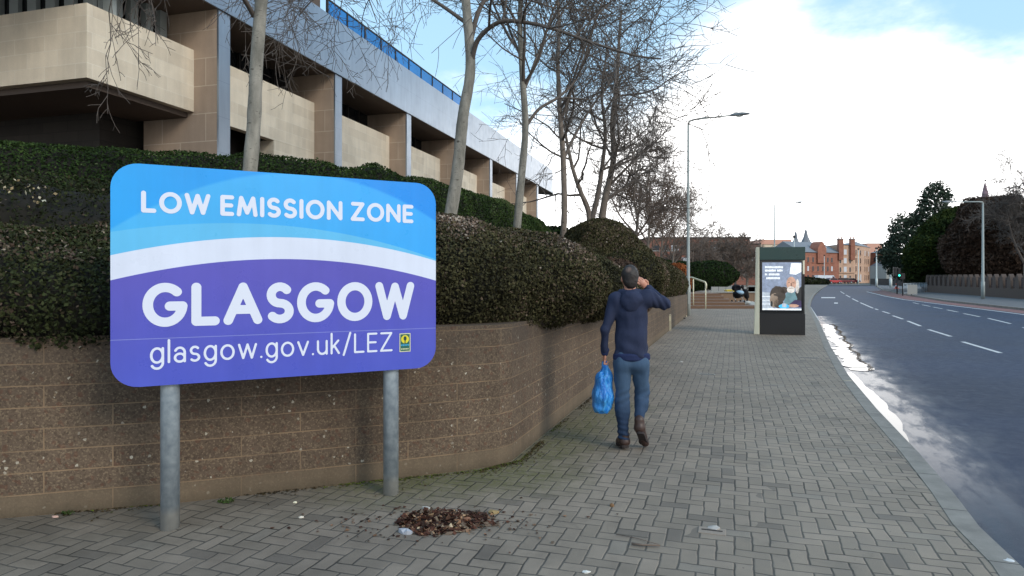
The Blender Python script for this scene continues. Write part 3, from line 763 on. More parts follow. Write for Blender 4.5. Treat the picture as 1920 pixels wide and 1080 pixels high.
def offw(y_, d):    # a point d inside the long wall at distance y_
    for (a, b) in zip(WALL, WALL[1:]):
        if a[1] <= y_ <= b[1]:
            t_ = (y_ - a[1]) / (b[1] - a[1]); dx, dy = b[0] - a[0], b[1] - a[1]; L = math.hypot(dx, dy)
            return (a[0] + dx * t_ - dy / L * d, y_ + dx / L * d)
def wl(s0, d):  # along the near wall, x position -> offset
    for (a, b) in zip(WALL, WALL[1:]):
        if a[0] <= s0 <= b[0]:
            t_ = (s0 - a[0]) / (b[0] - a[0]); dx, dy = b[0] - a[0], b[1] - a[1]; L = math.hypot(dx, dy)
            return (s0 - dy / L * d, a[1] + dy * t_ + dx / L * d)
def CP(x0, y0, z0, x1, y1, z1, r0, r1=None, sz=1.0, **k): return dict(a=(x0, y0, z0), b=(x1, y1, z1), ra=r0, rb=r1 if r1 else r0, s=(1, 1, sz), full=True, **k)
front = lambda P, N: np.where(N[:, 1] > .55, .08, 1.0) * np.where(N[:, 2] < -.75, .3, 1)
# low front hedge on the left
a = wl(-7.5, .62); b = wl(-4.6, .60); c = wl(-3.2, .62); dd_ = wl(-1.9, .75)
pr = [CP(*a, 1.60, *b, 1.55, .76, .76, .60), CP(*b, 1.55, *c, 1.46, .76, .74, .58), CP(*c, 1.42, *dd_, 1.34, .72, .66, .6), E(-5.4, 6.2, 1.7, 1.6, 1.3, .42), E(-3.4, 6.8, 1.65, 1.2, 1.0, .42)]
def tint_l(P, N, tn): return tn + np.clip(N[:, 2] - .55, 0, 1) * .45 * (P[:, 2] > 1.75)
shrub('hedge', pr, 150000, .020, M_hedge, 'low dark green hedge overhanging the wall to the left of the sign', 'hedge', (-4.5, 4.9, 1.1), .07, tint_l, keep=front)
# big rounded shrub right of the sign
pr = [CP(-1.75, 6.35, 1.52, -.75, 6.75, 1.55, .92, .98, .68), CP(-.75, 6.75, 1.60, .0, 7.5, 1.58, .98, .98, .56), CP(.0, 7.5, 1.58, .65, 9.2, 1.48, .98, .92, .48), CP(.65, 9.2, 1.48, 1.45, 11.8, 1.36, .92, .84, .42), CP(-.6, 8.2, 1.58, .2, 10.2, 1.35, 1.1, 1.0, .55)]
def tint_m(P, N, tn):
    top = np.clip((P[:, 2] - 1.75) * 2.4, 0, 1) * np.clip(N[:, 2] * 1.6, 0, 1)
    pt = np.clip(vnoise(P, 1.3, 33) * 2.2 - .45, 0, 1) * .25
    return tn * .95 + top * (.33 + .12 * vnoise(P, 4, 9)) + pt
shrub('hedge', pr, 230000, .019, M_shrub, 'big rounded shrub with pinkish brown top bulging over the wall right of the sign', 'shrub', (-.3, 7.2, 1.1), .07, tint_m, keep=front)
# lower shrub following the wall beyond it
a = offw(12.2, .75); b = offw(14.6, .8); c = offw(16.2, .7)
pr = [CP(*a, 1.05, *b, 1.08, .80, .85, .55), CP(*b, 1.08, *c, 1.1, .85, .7, .6), E(1.4, 14.6, 1.55, 1.3, 1.9, .5)]
shrub('hedge', pr, 50000, .030, M_brownl, 'low brown twiggy shrub on the wall just left of the walking man\'s head', 'shrub', (2, 14, 1.0), .09, None, keep=front)
# squarer hedge on the wall by the lamp post
a = offw(17.5, .8); b = offw(22, .8); c = offw(28.2, .8)
pr = [CP(*a, 1.62, *b, 1.5, .85, .82, .85), CP(*b, 1.5, *c, 1.32, .82, .8, .85)]
def tint_d(P, N, tn): return tn * .8 + .22 + .2 * vnoise(P, .8, 4)
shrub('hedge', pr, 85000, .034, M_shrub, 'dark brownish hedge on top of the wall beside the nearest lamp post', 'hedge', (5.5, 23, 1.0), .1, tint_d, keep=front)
# dome shaped conifer shrub
pr = [E(2.85, 21.5, 2.05, 1.4, 1.5, 1.42), E(3.8, 22.2, 1.7, 1.0, 1.4, 1.05), E(1.7, 20.2, 1.9, 1.0, 1.3, .8)]
shrub('shrub', pr, 70000, .036, M_shrub, 'tall dome-shaped dark shrub with bare stems across it, beyond the third trunk', 'shrub', (3, 21.5, 1.8), .12, lambda P, N, tn: tn + .12 + .2 * np.clip(vnoise(P, 1.2, 8), 0, 1), keep=front)
# tall clipped back hedge
bh = [(-16, 12.4, 4.16), (-9.9, 12.9, 4.19), (-5.6, 14.6, 4.18), (-3.4, 15.9, 4.2), (-2.1, 18.4, 4.17), (-.35, 22.9, 4.18), (.95, 29.5, 3.95), (1.7, 34, 3.5)]
pr = []
for (p0, p1) in zip(bh, bh[1:]):
    pr.append(dict(a=(p0[0], p0[1], 3.0), b=(p1[0], p1[1], p1[2] - 1.19), ra=.62, s=(1, 1, 1.92), full=True))
    pr.append(dict(a=(p0[0], p0[1] + .25, 3.3), b=(p1[0], p1[1] + .25, 3.3), ra=.60, s=(1, 1, 1.45), full=True))
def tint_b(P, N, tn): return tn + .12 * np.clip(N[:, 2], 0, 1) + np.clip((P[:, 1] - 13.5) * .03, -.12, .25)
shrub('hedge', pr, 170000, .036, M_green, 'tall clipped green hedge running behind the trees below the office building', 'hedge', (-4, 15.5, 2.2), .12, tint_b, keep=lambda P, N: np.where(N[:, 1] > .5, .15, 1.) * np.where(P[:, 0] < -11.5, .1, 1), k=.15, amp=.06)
pr = [E(1.9, 33.0, 2.6, 1.9, 1.8, 1.5)]
shrub('shrub', pr, 9000, .09, M_green, 'small rounded green shrub between the fourth trunk and the forked tree', 'shrub', (2.3, 33, 2), .16, None)
pr = [CP(-12, 9.6, 2.05, -7, 9.8, 2.1, 1.3, 1.2, .68), CP(-7, 9.8, 2.1, -4.6, 10.6, 2.1, 1.2, 1.0, .68)]
shrub('shrub', pr, 50000, .03, M_hedge, 'dark scrubby bushes between the low left hedge and the tall clipped one', 'shrub', (-8, 10.4, 2.0), .1, lambda P, N, tn: tn * .8 + .05 + .25 * (LR.random(len(tn)) < .1), amp=.22, spread=.2)
# pale winter leaves caught in the twigs between the low hedge and the tall one
n = 520; X = -11 + LR.random(n) * 5.0; Yq = 8.55 + LR.random(n) * .9; Zq = 2.42 + LR.random(n) ** 1.3 * .45 + (Yq - 8.55) * .22
X = X + (Yq - 8) * -.3
P = np.stack([X, Yq, Zq], 1); LV = []
tt = LR.normal(size=(n, 3)); tt /= np.linalg.norm(tt, axis=1)[:, None]; b2 = np.cross(tt, LR.normal(size=(n, 3))); b2 /= np.linalg.norm(b2, axis=1)[:, None]
sz = .016 + .022 * LR.random((n, 1))
LVV = np.stack([P - tt * sz, P + b2 * sz * .7, P + tt * sz, P - b2 * sz * .7], 1).reshape(-1, 3)
M_pale = leaf_mat('pale_dead_leaves', [(0, S(160, 140, 105)), (.6, S(200, 186, 150)), (1, S(228, 220, 196))])
pl = link('dead_leaves', npmesh('dead_leaves', LVV, np.arange(4 * n).reshape(n, 4), M_pale, False, {'tint': LR.random(n)}))
tag(pl, 'pale yellowish dead leaves hanging in dark twigs left of the sign', 'leaves', kind='stuff')

# ---------------------------------------------------------------- bare trees
def tubes_mesh(tubes):
    """tubes: list of (pts (k,3), radii (k), sides); grouped for speed"""
    groups = {}
    for p, r, n in tubes: groups.setdefault((len(p), n), []).append((p, r))
    VV = []; FF = []; base = 0
    for (k, n), L in groups.items():
        P = np.array([a for a, b in L]); Rr = np.array([b for a, b in L]); m = len(L)
        D = np.empty_like(P); D[:, 1:-1] = P[:, 2:] - P[:, :-2]; D[:, 0] = P[:, 1] - P[:, 0]; D[:, -1] = P[:, -1] - P[:, -2]
        D /= np.linalg.norm(D, axis=2)[..., None] + 1e-9
        ref = np.where(np.abs(D[:, :1, 2:3]) < .9, np.array([0, 0, 1.]), np.array([1., 0, 0]))
        A = np.cross(D, np.broadcast_to(ref, D.shape)); A /= np.linalg.norm(A, axis=2)[..., None] + 1e-9; B = np.cross(D, A)
        ang = np.arange(n) * 2 * np.pi / n
        V = P[:, :, None] + (A[:, :, None] * np.cos(ang)[None, None, :, None] + B[:, :, None] * np.sin(ang)[None, None, :, None]) * Rr[:, :, None, None]
        VV.append(V.reshape(-1, 3))
        i = np.arange(k - 1)[:, None]; j = np.arange(n)[None]
        f = np.stack([i * n + j, i * n + (j + 1) % n, (i + 1) * n + (j + 1) % n, (i + 1) * n + j], -1).reshape(-1, 4)
        FF.append((f[None] + (np.arange(m) * k * n)[:, None, None]).reshape(-1, 4) + base); base += m * k * n
    return np.concatenate(VV), np.concatenate(FF)
def interp(path, t_):
    P = path; L = np.linalg.norm(np.diff(P, axis=0), axis=1); c = np.concatenate([[0], np.cumsum(L)]) / L.sum()
    return np.array([np.interp(t_, c, P[:, i]) for i in range(3)])
def smooth_path(P, n):
    P = np.array(P, float); k = len(P); out = []
    for i in range(k - 1):
        p0 = P[max(i - 1, 0)]; p1 = P[i]; p2 = P[i + 1]; p3 = P[min(i + 2, k - 1)]
        for q in range(n):
            t_ = q / n; out.append(.5 * ((2 * p1) + (-p0 + p2) * t_ + (2 * p0 - 5 * p1 + 4 * p2 - p3) * t_ ** 2 + (-p0 + 3 * p1 - 3 * p2 + p3) * t_ ** 3))
    out.append(P[-1]); return np.array(out)
def grow(rng, path, r0, r1, level, maxl, tubes, cfg):
    """adds side shoots along a limb"""
    n = cfg['n'][level]; L = np.linalg.norm(np.diff(path, axis=0), axis=1).sum()
    for i in range(n):
        t_ = cfg['t0'][level] + (1 - cfg['t0'][level]) * (i + rng.random() * .8) / n; t_ = min(t_, .99)
        p = interp(path, t_); q = interp(path, min(1, t_ + .03)); q0 = interp(path, max(0, t_ - .03)); d = q - q0; d /= np.linalg.norm(d) + 1e-9
        a = rng.normal(size=3); a -= d * (a @ d); a /= np.linalg.norm(a)
        an = R(cfg['ang'][level]) * (.7 + .6 * rng.random())
        dr = d * math.cos(an) + a * math.sin(an); dr[2] += cfg['up'][level]; dr /= np.linalg.norm(dr)
        l = L * cfg['len'][level] * (.65 + .7 * rng.random()) * (1.15 - .55 * t_ if level < 1 else 1)
        l = min(l, cfg.get('max', 99)); rr = (r0 + (r1 - r0) * t_) * cfg['rad'][level]; rr = max(rr, cfg['rmin'])
        k = [7, 6, 5, 4, 3][min(level, 4)]; pts = [p]; cur = dr.copy()
        for s_ in range(k - 1):
            cur = cur + rng.normal(size=3) * cfg['wob'] + np.array([0, 0, cfg['grav'][level]]); cur /= np.linalg.norm(cur); pts.append(pts[-1] + cur * l / (k - 1))
        pts = np.array(pts); re = max(rr * .35, cfg['rmin'] * .7)
        tubes.append((pts, np.linspace(rr, re, k), [6, 5, 4, 3, 3][min(level, 4)]))
        if level + 1 < maxl: grow(rng, pts, rr, re, level + 1, maxl, tubes, cfg)
def bark_fn(c1, c2, c3):
    def fn(t, p):
        P = t.pos(); v = t.vm('MULTIPLY', P, (1, 1, .35)); n = t.noise(v, 7, 6, .65); n2 = t.noise(t.vm('MULTIPLY', P, (1, 1, 3.0)), 14, 4)
        c = t.mix(t.mr(n, .35, .65), c1, c2)
        c = t.mix(t.mr(n2, .62, .7, 0, .8), c, c3)
        vv = t.vor(t.vm('MULTIPLY', P, (1, 1, 1.4)), 2.9); c = t.mix(t.mr(vv, .14, .07, 0, .85), c, c3)
        return {'Base Color': c, 'Roughness': .85, 'Normal': t.bump(n2, .5, .01)}
    return fn
M_bark = mat('grey_bark', fn=bark_fn(S(112, 110, 102), S(154, 150, 140), S(54, 48, 40)), spec=.3)
M_bark2 = mat('brown_grey_bark', fn=bark_fn(S(108, 98, 90), S(130, 120, 110), S(60, 52, 46)), spec=.3)
M_twig = mat('dark_twigs', S(92, 84, 78), .9); M_twig2 = mat('reddish_twigs', S(108, 94, 84), .9)
CFG = dict(n=[9, 7, 6, 3], t0=[.25, .15, .15, .1], ang=[48, 46, 44, 42], up=[.25, .12, .08, .0], len=[.66, .60, .54, .5], rad=[.56, .60, .58, .6], rmin=.0055, wob=.12, grav=[.03, .02, .0, -.02], max=4.5)
def tree(limbs, radii, label, seed, cfg, trunkmat=M_bark, twigmat=M_twig, group='bare trees along the wall', maxl=4, starts=None, cat='tree', mul=1):
    rng = np.random.default_rng(seed); trunk = []; tw = []
    for i, (L, (a, b)) in enumerate(zip(limbs, radii)):
        p = smooth_path(L, 6); k = len(p); rad = np.linspace(a, b, k) 
        if i == 0: rad[0] *= 1.28; rad[1] *= 1.14; rad[2] *= 1.05
        rad = rad * (1 + rng.normal(size=k) * .025)
        (trunk if i == 0 else tw).append((p, rad, 14 if i == 0 else 9))
        c = dict(cfg)
        if starts and starts[i] is not None: c['t0'] = [starts[i]] + cfg['t0'][1:]
        if mul != 1: c['n'] = [max(2, int(q * mul)) for q in cfg['n']]
        if starts and starts[i] == 2: continue
        grow(rng, p, a, b, 0, maxl, tw, c)
    base = tuple(limbs[0][0]); root = empty('bare_tree', base, label, cat, group)
    V, Q = tubes_mesh(trunk); t_ = link('trunk', npmesh('trunk', V, Q, trunkmat, True), root)
    V, Q = tubes_mesh(tw); c_ = link('crown', npmesh('crown', V, Q, twigmat, True), root)
    return root
def W(Y, *pts): return [PT(x, y, Y + (q[0] if q else 0)) for x, y, *q in pts]
# 1: pale trunk above the sign
Y1 = 8.6
def down(L, z): p = L[0]; q = L[1]; k = (p[2] - z) / max(.1, (q[2] - p[2])); return [(p[0] - (q[0] - p[0]) * k, p[1], z)] + L
L0 = down(W(Y1, (468, 330), (476, 230), (481, 120), (490, 0), (500, -140), (512, -300, .2), (520, -470, .3)), 2.0)
La = W(Y1, (476, 30), (452, -10, -.3), (400, -75, -.8), (330, -95, -1.0), (250, -70, -1.1), (205, -25, -1.1))
Lb = W(Y1, (492, -60), (540, -130, .5), (620, -190, .8), (700, -180, 1), (770, -110, 1.2))
Lc = W(Y1, (498, -130), (570, -220, -.4), (650, -250, -.8), (720, -210, -1.0))
Ld = W(Y1, (486, 20), (470, -60, .4), (440, -170, .7), (400, -260, .9))
C1 = dict(CFG); C1.update(n=[6, 4, 4, 2], grav=[-.10, -.11, -.08, -.05], up=[.0, -.1, -.05, 0], len=[.7, .55, .5, .4], max=1.7, rmin=.004, wob=.15, t0=[.35, .2, .15, .1])
tree([L0, La, Lb, Lc, Ld], [(.098, .062), (.034, .012), (.04, .014), (.035, .012), (.04, .016)], 'pale grey trunk rising straight up from behind the sign, drooping twigs above', 5, C1, starts=[.62, .2, .25, .25, .3])
# 2: leaning trunk that forks high up
Y2 = 14.6
L0 = down(W(Y2, (842, 420), (858, 320), (868, 220), (882, 130), (876, 30), (868, -60), (862, -200)), 1.9)
La = W(Y2, (884, 120), (896, 75, -.2), (935, 42, -.5), (985, 42, -.8), (1040, 55, -1), (1110, 80, -1.2), (1190, 104, -1.4), (1240, 110, -1.5))
Lb = W(Y2, (880, 90), (898, 20, .3), (930, -20, .5), (1000, -40, .8), (1080, -20, 1), (1150, 25, 1.2))
Lc = W(Y2, (870, 40), (820, 5, .3), (760, -30, .5), (690, -45, .8), (600, -10, 1), (560, 30, 1))
Ld = W(Y2, (866, 0), (905, -80, .4), (960, -150, .8), (1030, -190, 1))
C2 = dict(CFG); C2.update(n=[10, 6, 4, 3], len=[.62, .6, .55, .45], max=3.4, grav=[0, -.03, -.03, -.02], rmin=.0065, t0=[.3, .15, .15, .1])
tree([L0, La, Lb, Lc, Ld], [(.150, .085), (.060, .016), (.06, .018), (.045, .013), (.05, .018)], 'leaning pale trunk with dark knots that forks high up, just right of the sign', 8, C2, starts=[.80, .15, .2, .2, .3])
# 3
Y3 = 19.5
L0 = down(W(Y3, (968, 440), (978, 330), (985, 240), (980, 150), (975, 60), (976, -40), (970, -160)), 2.0)
La = W(Y3, (985, 240), (1010, 205, .3), (1050, 180, .6), (1085, 140, .9), (1110, 60, 1), (1130, 0, 1))
Lb = W(Y3, (982, 160), (1010, 110, -.4), (1030, 40, -.6), (1060, -40, -.8))
Lc = W(Y3, (978, 110), (950, 40, .3), (930, -40, .5), (900, -110, .7))
C3 = dict(CFG); C3.update(n=[9, 6, 4, 3], len=[.6, .58, .52, .45], max=3.6, rmin=.008)
tree([L0, La, Lb, Lc], [(.135, .05), (.055, .018), (.05, .018), (.045, .015)], 'slim upright bare tree whose base meets the big shrub top, third from the left', 13, C3, starts=[.45, .25, .25, .25])
# 4
Y4 = 25.2
L0 = down(W(Y4, (1053, 480), (1058, 400), (1056, 300), (1050, 210), (1046, 120), (1048, 40), (1040, -60)), 2.0)
La = W(Y4, (1056, 300), (1080, 250, .5), (1110, 200, 1), (1150, 150, 1.2), (1200, 120, 1.3))
Lb = W(Y4, (1052, 230), (1075, 150, -.5), (1100, 80, -.8), (1130, 10, -1))
C4 = dict(CFG); C4.update(n=[9, 5, 4, 3], len=[.5, .6, .55, .5], max=3.4, up=[.0, .0, .0, .0], ang=[62, 52, 46, 42], wob=.16, rmin=.009)
tree([L0, La, Lb], [(.145, .05), (.065, .02), (.055, .02)], 'bare tree with straight brownish trunk, fourth from the left, above the brown shrub', 17, C4, M_bark2, starts=[.42, .2, .2])
# 5: forked
Y5 = 30
L0 = down(W(Y5, (1107, 430), (1103, 395), (1085, 350), (1070, 300), (1060, 230), (1075, 150)), 1.9)
La = W(Y5, (1106, 420), (1118, 380), (1128, 320, .3), (1135, 250, .4), (1128, 170, .6), (1140, 90, .6))
Lb = W(Y5, (1128, 320), (1155, 285, .5), (1190, 260, .8), (1215, 240, 1))
tree([L0, La, Lb], [(.16, .04), (.14, .04), (.05, .02)], 'forked bare tree splitting into two limbs low down, left of the dome shrub', 19, C4, M_bark2, starts=[.35, .3, .2])
# 6
Y6 = 31
L0 = down(W(Y6, (1127, 430), (1133, 380), (1150, 300), (1148, 230), (1156, 160), (1160, 90), (1165, 20)), 1.9)
La = W(Y6, (1140, 350), (1180, 310, -.3), (1215, 275, -.5), (1250, 262, -.7))
Lb = W(Y6, (1150, 300), (1120, 240, .5), (1100, 170, .8))
C6 = dict(C4); C6.update(n=[11, 5, 4, 3], max=3.8, rmin=.009)
tree([L0, La, Lb], [(.2, .05), (.07, .02), (.06, .02)], 'tall bare tree with wide crown reaching over the footpath, behind the dome shrub', 23, C6, M_bark2, starts=[.25, .2, .2])
# small rounded bare trees beyond
sm = [(1192, 455, 38, 300, .11, 'small twiggy bare tree left of the nearest lamp post, nearest of the far group'), (1215, 470, 46, 300, .12, 'reddish bare tree with dense round crown behind the hedge by the lamp post'),
      (1240, 480, 54, 325, .11, 'bare tree just left of the lamp post, its crown touching the post'), (1262, 490, 62, 350, .12, 'farthest small bare tree of the row, right behind the lamp post')]
CS = dict(CFG); CS.update(n=[8, 6, 6, 3], len=[.6, .56, .5, .45], max=2.8, up=[.1, .05, .0, .0], rmin=.012, t0=[.2, .1, .1, .1], ang=[52, 46, 44, 42])
for i, (bx, by, Yq, ty, r, lab) in enumerate(sm):
    b0 = PT(bx, by, Yq); tp = PT(bx + 8, ty, Yq); h = tp[2] - b0[2]
    L0 = [(b0[0], b0[1], .6), b0, (b0[0] + .1, Yq, b0[2] + h * .3), (b0[0] - .1, Yq + .1, b0[2] + h * .6), (tp[0], Yq, tp[2])]
    La = [(b0[0], Yq, b0[2] + .3), (b0[0] + .9, Yq - .3, b0[2] + h * .35), (b0[0] + 1.8, Yq - .3, b0[2] + h * .65)]
    Lb = [(b0[0], Yq, b0[2] + .5), (b0[0] - .9, Yq + .3, b0[2] + h * .35), (b0[0] - 1.6, Yq + .3, b0[2] + h * .7)]
    tree([L0, La, Lb], [(r, .03), (r * .6, .025), (r * .6, .025)], lab, 31 + i, CS, M_bark2, M_twig2, starts=[.15, .2, .2])
# ---------------------------------------------------------------- the sign
SL = Vector((-2.47, 4.10, 0)); SR = Vector((-.583, 5.10, 0)); SU = (SR - SL).normalized(); SN = Vector((SU.y, -SU.x, 0)); SW = (SR - SL).length
ZB, ZT = .944, 2.342; SH = ZT - ZB
def s_uv(px, py):   # pixel -> position on the sign face (u along, v up, metres)
    d = Vector(((px - 960) / F, 1, (HOR - py) / F)); t_ = SL.dot(SN) / d.dot(SN); p = d * t_
    return (p - SL).dot(SU), EYE + p.z - ZB
def sw(u, v, off=0): p = SL + SU * u + SN * off; return (p.x, p.y, ZB + v)
def arc(cx, cy, rx, ry, a0, a1, n=22): return [(cx + rx * math.cos(R(a0 + (a1 - a0) * i / n)), cy + ry * math.sin(R(a0 + (a1 - a0) * i / n))) for i in range(n + 1)]
def sarc(w, h): return arc(w / 2, h * .745, w * .46, h * .255, 38, 270, 16) + arc(w / 2, h * .245, w / 2, h * .245, 90, -142, 16)[1:]
GL = {
 'L': (.55, [[(0, 1), (0, 0), (.55, 0)]]), 'O': (.98, [arc(.49, .5, .49, .5, 0, 360, 40)]),
 'W': (1.2, [[(0, 1), (.29, 0), (.6, .98), (.91, 0), (1.2, 1)]]), 'E': (.55, [[(.55, 1), (0, 1), (0, 0), (.55, 0)], [(0, .51), (.5, .51)]]),
 'M': (1.0, [[(0, 0), (.14, 1), (.5, .12), (.86, 1), (1.0, 0)]]), 'I': (0, [[(0, 0), (0, 1)]]), 'S': (.62, [sarc(.62, 1)]),
 'N': (.8, [[(0, 0), (0, 1), (.8, 0), (.8, 1)]]), 'Z': (.72, [[(.02, 1), (.7, 1), (0, 0), (.72, 0)]]),
 'G': (.98, [arc(.49, .5, .49, .5, 48, 352, 36) + [(.98, .46), (.62, .46)]]), 'A': (.92, [[(0, 0), (.46, 1), (.92, 0)], [(.16, .32), (.76, .32)]]),
 'g': (.58, [arc(.29, .35, .29, .35, 0, 360, 30), [(.58, .7), (.58, 0)] + arc(.29, -.02, .29, .28, 0, -150, 14)]),
 'l': (0, [[(0, 0), (0, 1.08)]]), 'a': (.5, [arc(.25, .44, .25, .25, 155, 0, 14) + [(.5, 0)], arc(.25, .19, .25, .2, 0, 360, 24)]),
 's': (.44, [sarc(.44, .7)]), 'o': (.66, [arc(.33, .35, .33, .35, 0, 360, 30)]), 'w': (.94, [[(0, .7), (.23, 0), (.47, .7), (.71, 0), (.94, .7)]]),
 '.': (0, [[(0, .01), (0, .012)]]), 'v': (.58, [[(0, .7), (.29, 0), (.58, .7)]]), 'u': (.54, [[(0, .7), (0, .27)] + arc(.27, .27, .27, .27, 180, 360, 16) + [(.54, .7)], [(.54, .3), (.54, 0)]]),
 'k': (.46, [[(0, 0), (0, 1.08)], [(.42, .7), (.03, .30)], [(.16, .43), (.46, 0)]]), '/': (.42, [[(0, -.12), (.42, 1.1)]]), ' ': (.42, []),
}
def strokes_mesh(name, segs, r, res, place, m, parent):
    """filled round-ended strokes by marching squares on a distance field"""
    S_ = np.array(segs); lo = S_.reshape(-1, 2).min(0) - r - 2 * res; hi = S_.reshape(-1, 2).max(0) + r + 2 * res
    nx, ny = (np.ceil((hi - lo) / res).astype(int) + 1); X = lo[0] + np.arange(nx) * res; Y = lo[1] + np.arange(ny) * res
    D = np.full((nx, ny), 1.0)
    for (ax, ay), (bx, by) in segs:
        i0, i1 = np.searchsorted(X, [min(ax, bx) - r - 2 * res, max(ax, bx) + r + 2 * res]); j0, j1 = np.searchsorted(Y, [min(ay, by) - r - 2 * res, max(ay, by) + r + 2 * res])
        gx = X[i0:i1, None] - ax; gy = Y[None, j0:j1] - ay; vx, vy = bx - ax, by - ay; L2 = vx * vx + vy * vy + 1e-12
        h = np.clip((gx * vx + gy * vy) / L2, 0, 1); D[i0:i1, j0:j1] = np.minimum(D[i0:i1, j0:j1], np.hypot(gx - h * vx, gy - h * vy) - r)
    I = D < 0; cnt = I[:-1, :-1].astype(int) + I[1:, :-1] + I[1:, 1:] + I[:-1, 1:]
    mb = MB()
    full = np.argwhere(cnt == 4)
    # merge full cells into horizontal runs
    for i in range(nx - 1):
        j = 0; colm = cnt[i]
        while j < ny - 1:
            if colm[j] == 4:
                k = j
                while k < ny - 1 and colm[k] == 4: k += 1
                mb.add([place(X[i], Y[j]), place(X[i + 1], Y[j]), place(X[i + 1], Y[k]), place(X[i], Y[k])], [(0, 1, 2, 3)]); j = k
            else: j += 1
    for i, j in np.argwhere((cnt > 0) & (cnt < 4)):
        c = [(i, j), (i + 1, j), (i + 1, j + 1), (i, j + 1)]; pts = []
        for q in range(4):
            a = c[q]; b = c[(q + 1) % 4]; da = D[a]; db = D[b]
            if da < 0: pts.append((X[a[0]], Y[a[1]]))
            if (da < 0) != (db < 0):
                t_ = da / (da - db); pts.append((X[a[0]] + (X[b[0]] - X[a[0]]) * t_, Y[a[1]] + (Y[b[1]] - Y[a[1]]) * t_))
        if len(pts) > 2: mb.add([place(*p) for p in pts], [tuple(range(len(pts)))])
    return mb.build(name, m, parent, uv=False)
def text_segs(txt, u0, u1, vbase, cap, weight, gap, slope=0):
    """centreline segments of a line of text whose ink runs u0..u1; cap = ink height of capitals"""
    ch = cap - weight; adv = []; x = 0; items = []
    for c in txt:
        w, st = GL[c]; w_ = w * ch
        items.append((x, st)); x += w_ + weight + gap if c != ' ' else w_
    tot = x - gap; k = (u1 - u0 - weight) / (tot - weight); segs = []
    for x0, st in items:
        for pl in st:
            q = [(u0 + weight / 2 + (x0 + a * ch) * k, vbase + weight / 2 + b * ch) for a, b in pl]
            segs += list(zip(q, q[1:]))
    return segs
M_white = mat('white_lettering', S(214, 220, 236), .45)
M_galv = None
def galv_fn(t, p):
    P = t.pos(); z = t.sep(P)[2]; n = t.noise(P, 18, 5, .6); n2 = t.noise(t.vm('MULTIPLY', P, (1, 1, .2)), 14, 4)
    c = t.mix(t.mr(n, .3, .7), S(136, 148, 158), S(172, 182, 188)); c = t.mix(t.mr(n2, .55, .75, 0, .4), c, S(88, 100, 112))
    foot = t.m('MULTIPLY', t.mr(z, .16, .10), .65); c = t.mix(foot, c, S(150, 146, 136))
    return {'Base Color': c, 'Roughness': t.mr(n, .3, .7, .42, .6), 'Metallic': t.mr(foot, 0, .65, .45, 0), 'Normal': t.bump(n, .1, .003)}
M_galv = mat('galvanised_steel', fn=galv_fn)
# arc bands of the printed face, as circle-like parabolas through three points of the sign
def par(a, b, c):
    (x0, y0), (x1, y1), (x2, y2) = a, b, c; return np.polyfit([x0, x1, x2], [y0, y1, y2], 2)
def sign_fn(t, p):
    u, v, _ = t.sep(t.uv())
    def below(co, soft=.0012):
        f = t.m('ADD', t.m('MULTIPLY', t.m('ADD', t.m('MULTIPLY', u, float(co[0])), float(co[1])), u), float(co[2]))
        return t.mr(t.m('SUBTRACT', f, v), -soft, soft)
    pur = par(s_uv(205.5, 526), s_uv(520, 485.7), s_uv(816.6, 526)); wh = par(s_uv(205.5, 479), s_uv(530, 444.8), s_uv(816.6, 489))
    pb = par(s_uv(205.5, 435), s_uv(420, 418.4), s_uv(816.6, 486)); mid = par(s_uv(205.5, 431), s_uv(430, 337), s_uv(816.6, 415))
    P = t.pos()
    top = t.mix(t.mr(u, 0, 1.9), S(30, 160, 236), S(6, 140, 232)); lo = t.mix(t.mr(u, 0, 2.1), S(66, 176, 236), S(44, 164, 240))
    c = t.mix(below(mid, .01), top, lo); c = t.mix(below(pb), c, S(92, 186, 234)); c = t.mix(below(wh), c, S(214, 222, 240)); c = t.mix(below(pur), c, t.mix(t.mr(v, 0, .7), S(76, 88, 190), S(88, 84, 182)))
    n = t.noise(P, 2.2, 5); k = t.m('MULTIPLY', t.mr(n, .3, .7, .94, 1.04), t.mr(t.noise(t.comb(t.m('MULTIPLY', u, 9.0), t.m('MULTIPLY', v, .8)), 1, 5), .35, .65, .96, 1.02))
    ln = t.m('COMPARE', v, s_uv(500, 627)[1], .0022)
    c = t.mix(t.m('MULTIPLY', ln, .55), c, S(150, 160, 215))
    return {'Base Color': t.vm('SCALE', c, scale=k), 'Roughness': t.mr(t.noise(P, 6, 4), .3, .7, .25, .4)}
M_sign = mat('printed_sign_face', fn=sign_fn, spec=.4); M_alu = mat('sign_back', S(150, 152, 156), .5, .6)
sign = empty('road_sign', tuple((SL + SR) / 2), 'large blue and purple low emission zone road sign on two grey steel posts', 'sign')
def rrect(w, h, r, n=8):
    o_ = []
    for cx, cy, a in ((w - r, r, -90), (w - r, h - r, 0), (r, h - r, 90), (r, r, 180)):
        o_ += [(cx + r * math.cos(R(a + 90 * i / n)), cy + r * math.sin(R(a + 90 * i / n))) for i in range(n + 1)]
    return o_
rr = rrect(SW, SH, .155); n = len(rr); mb = MB()
vs = [sw(u, v, 0) for u, v in rr] + [sw(u, v, -.004) for u, v in rr]
mb.add(vs, [tuple(range(n))], 0); mb.add(vs, [tuple(range(2 * n - 1, n - 1, -1))] + [(i, n + i, n + (i + 1) % n, (i + 1) % n) for i in range(n)], 1)
o = mb.build('panel', [M_sign, M_alu], sign); uvl = o.data.uv_layers[0]
for p in o.data.polygons:
    for li in p.loop_indices:
        v = o.data.vertices[o.data.loops[li].vertex_index].co; uvl.data[li].uv = ((Vector((v.x, v.y, 0)) - SL).dot(SU), v.z - ZB)
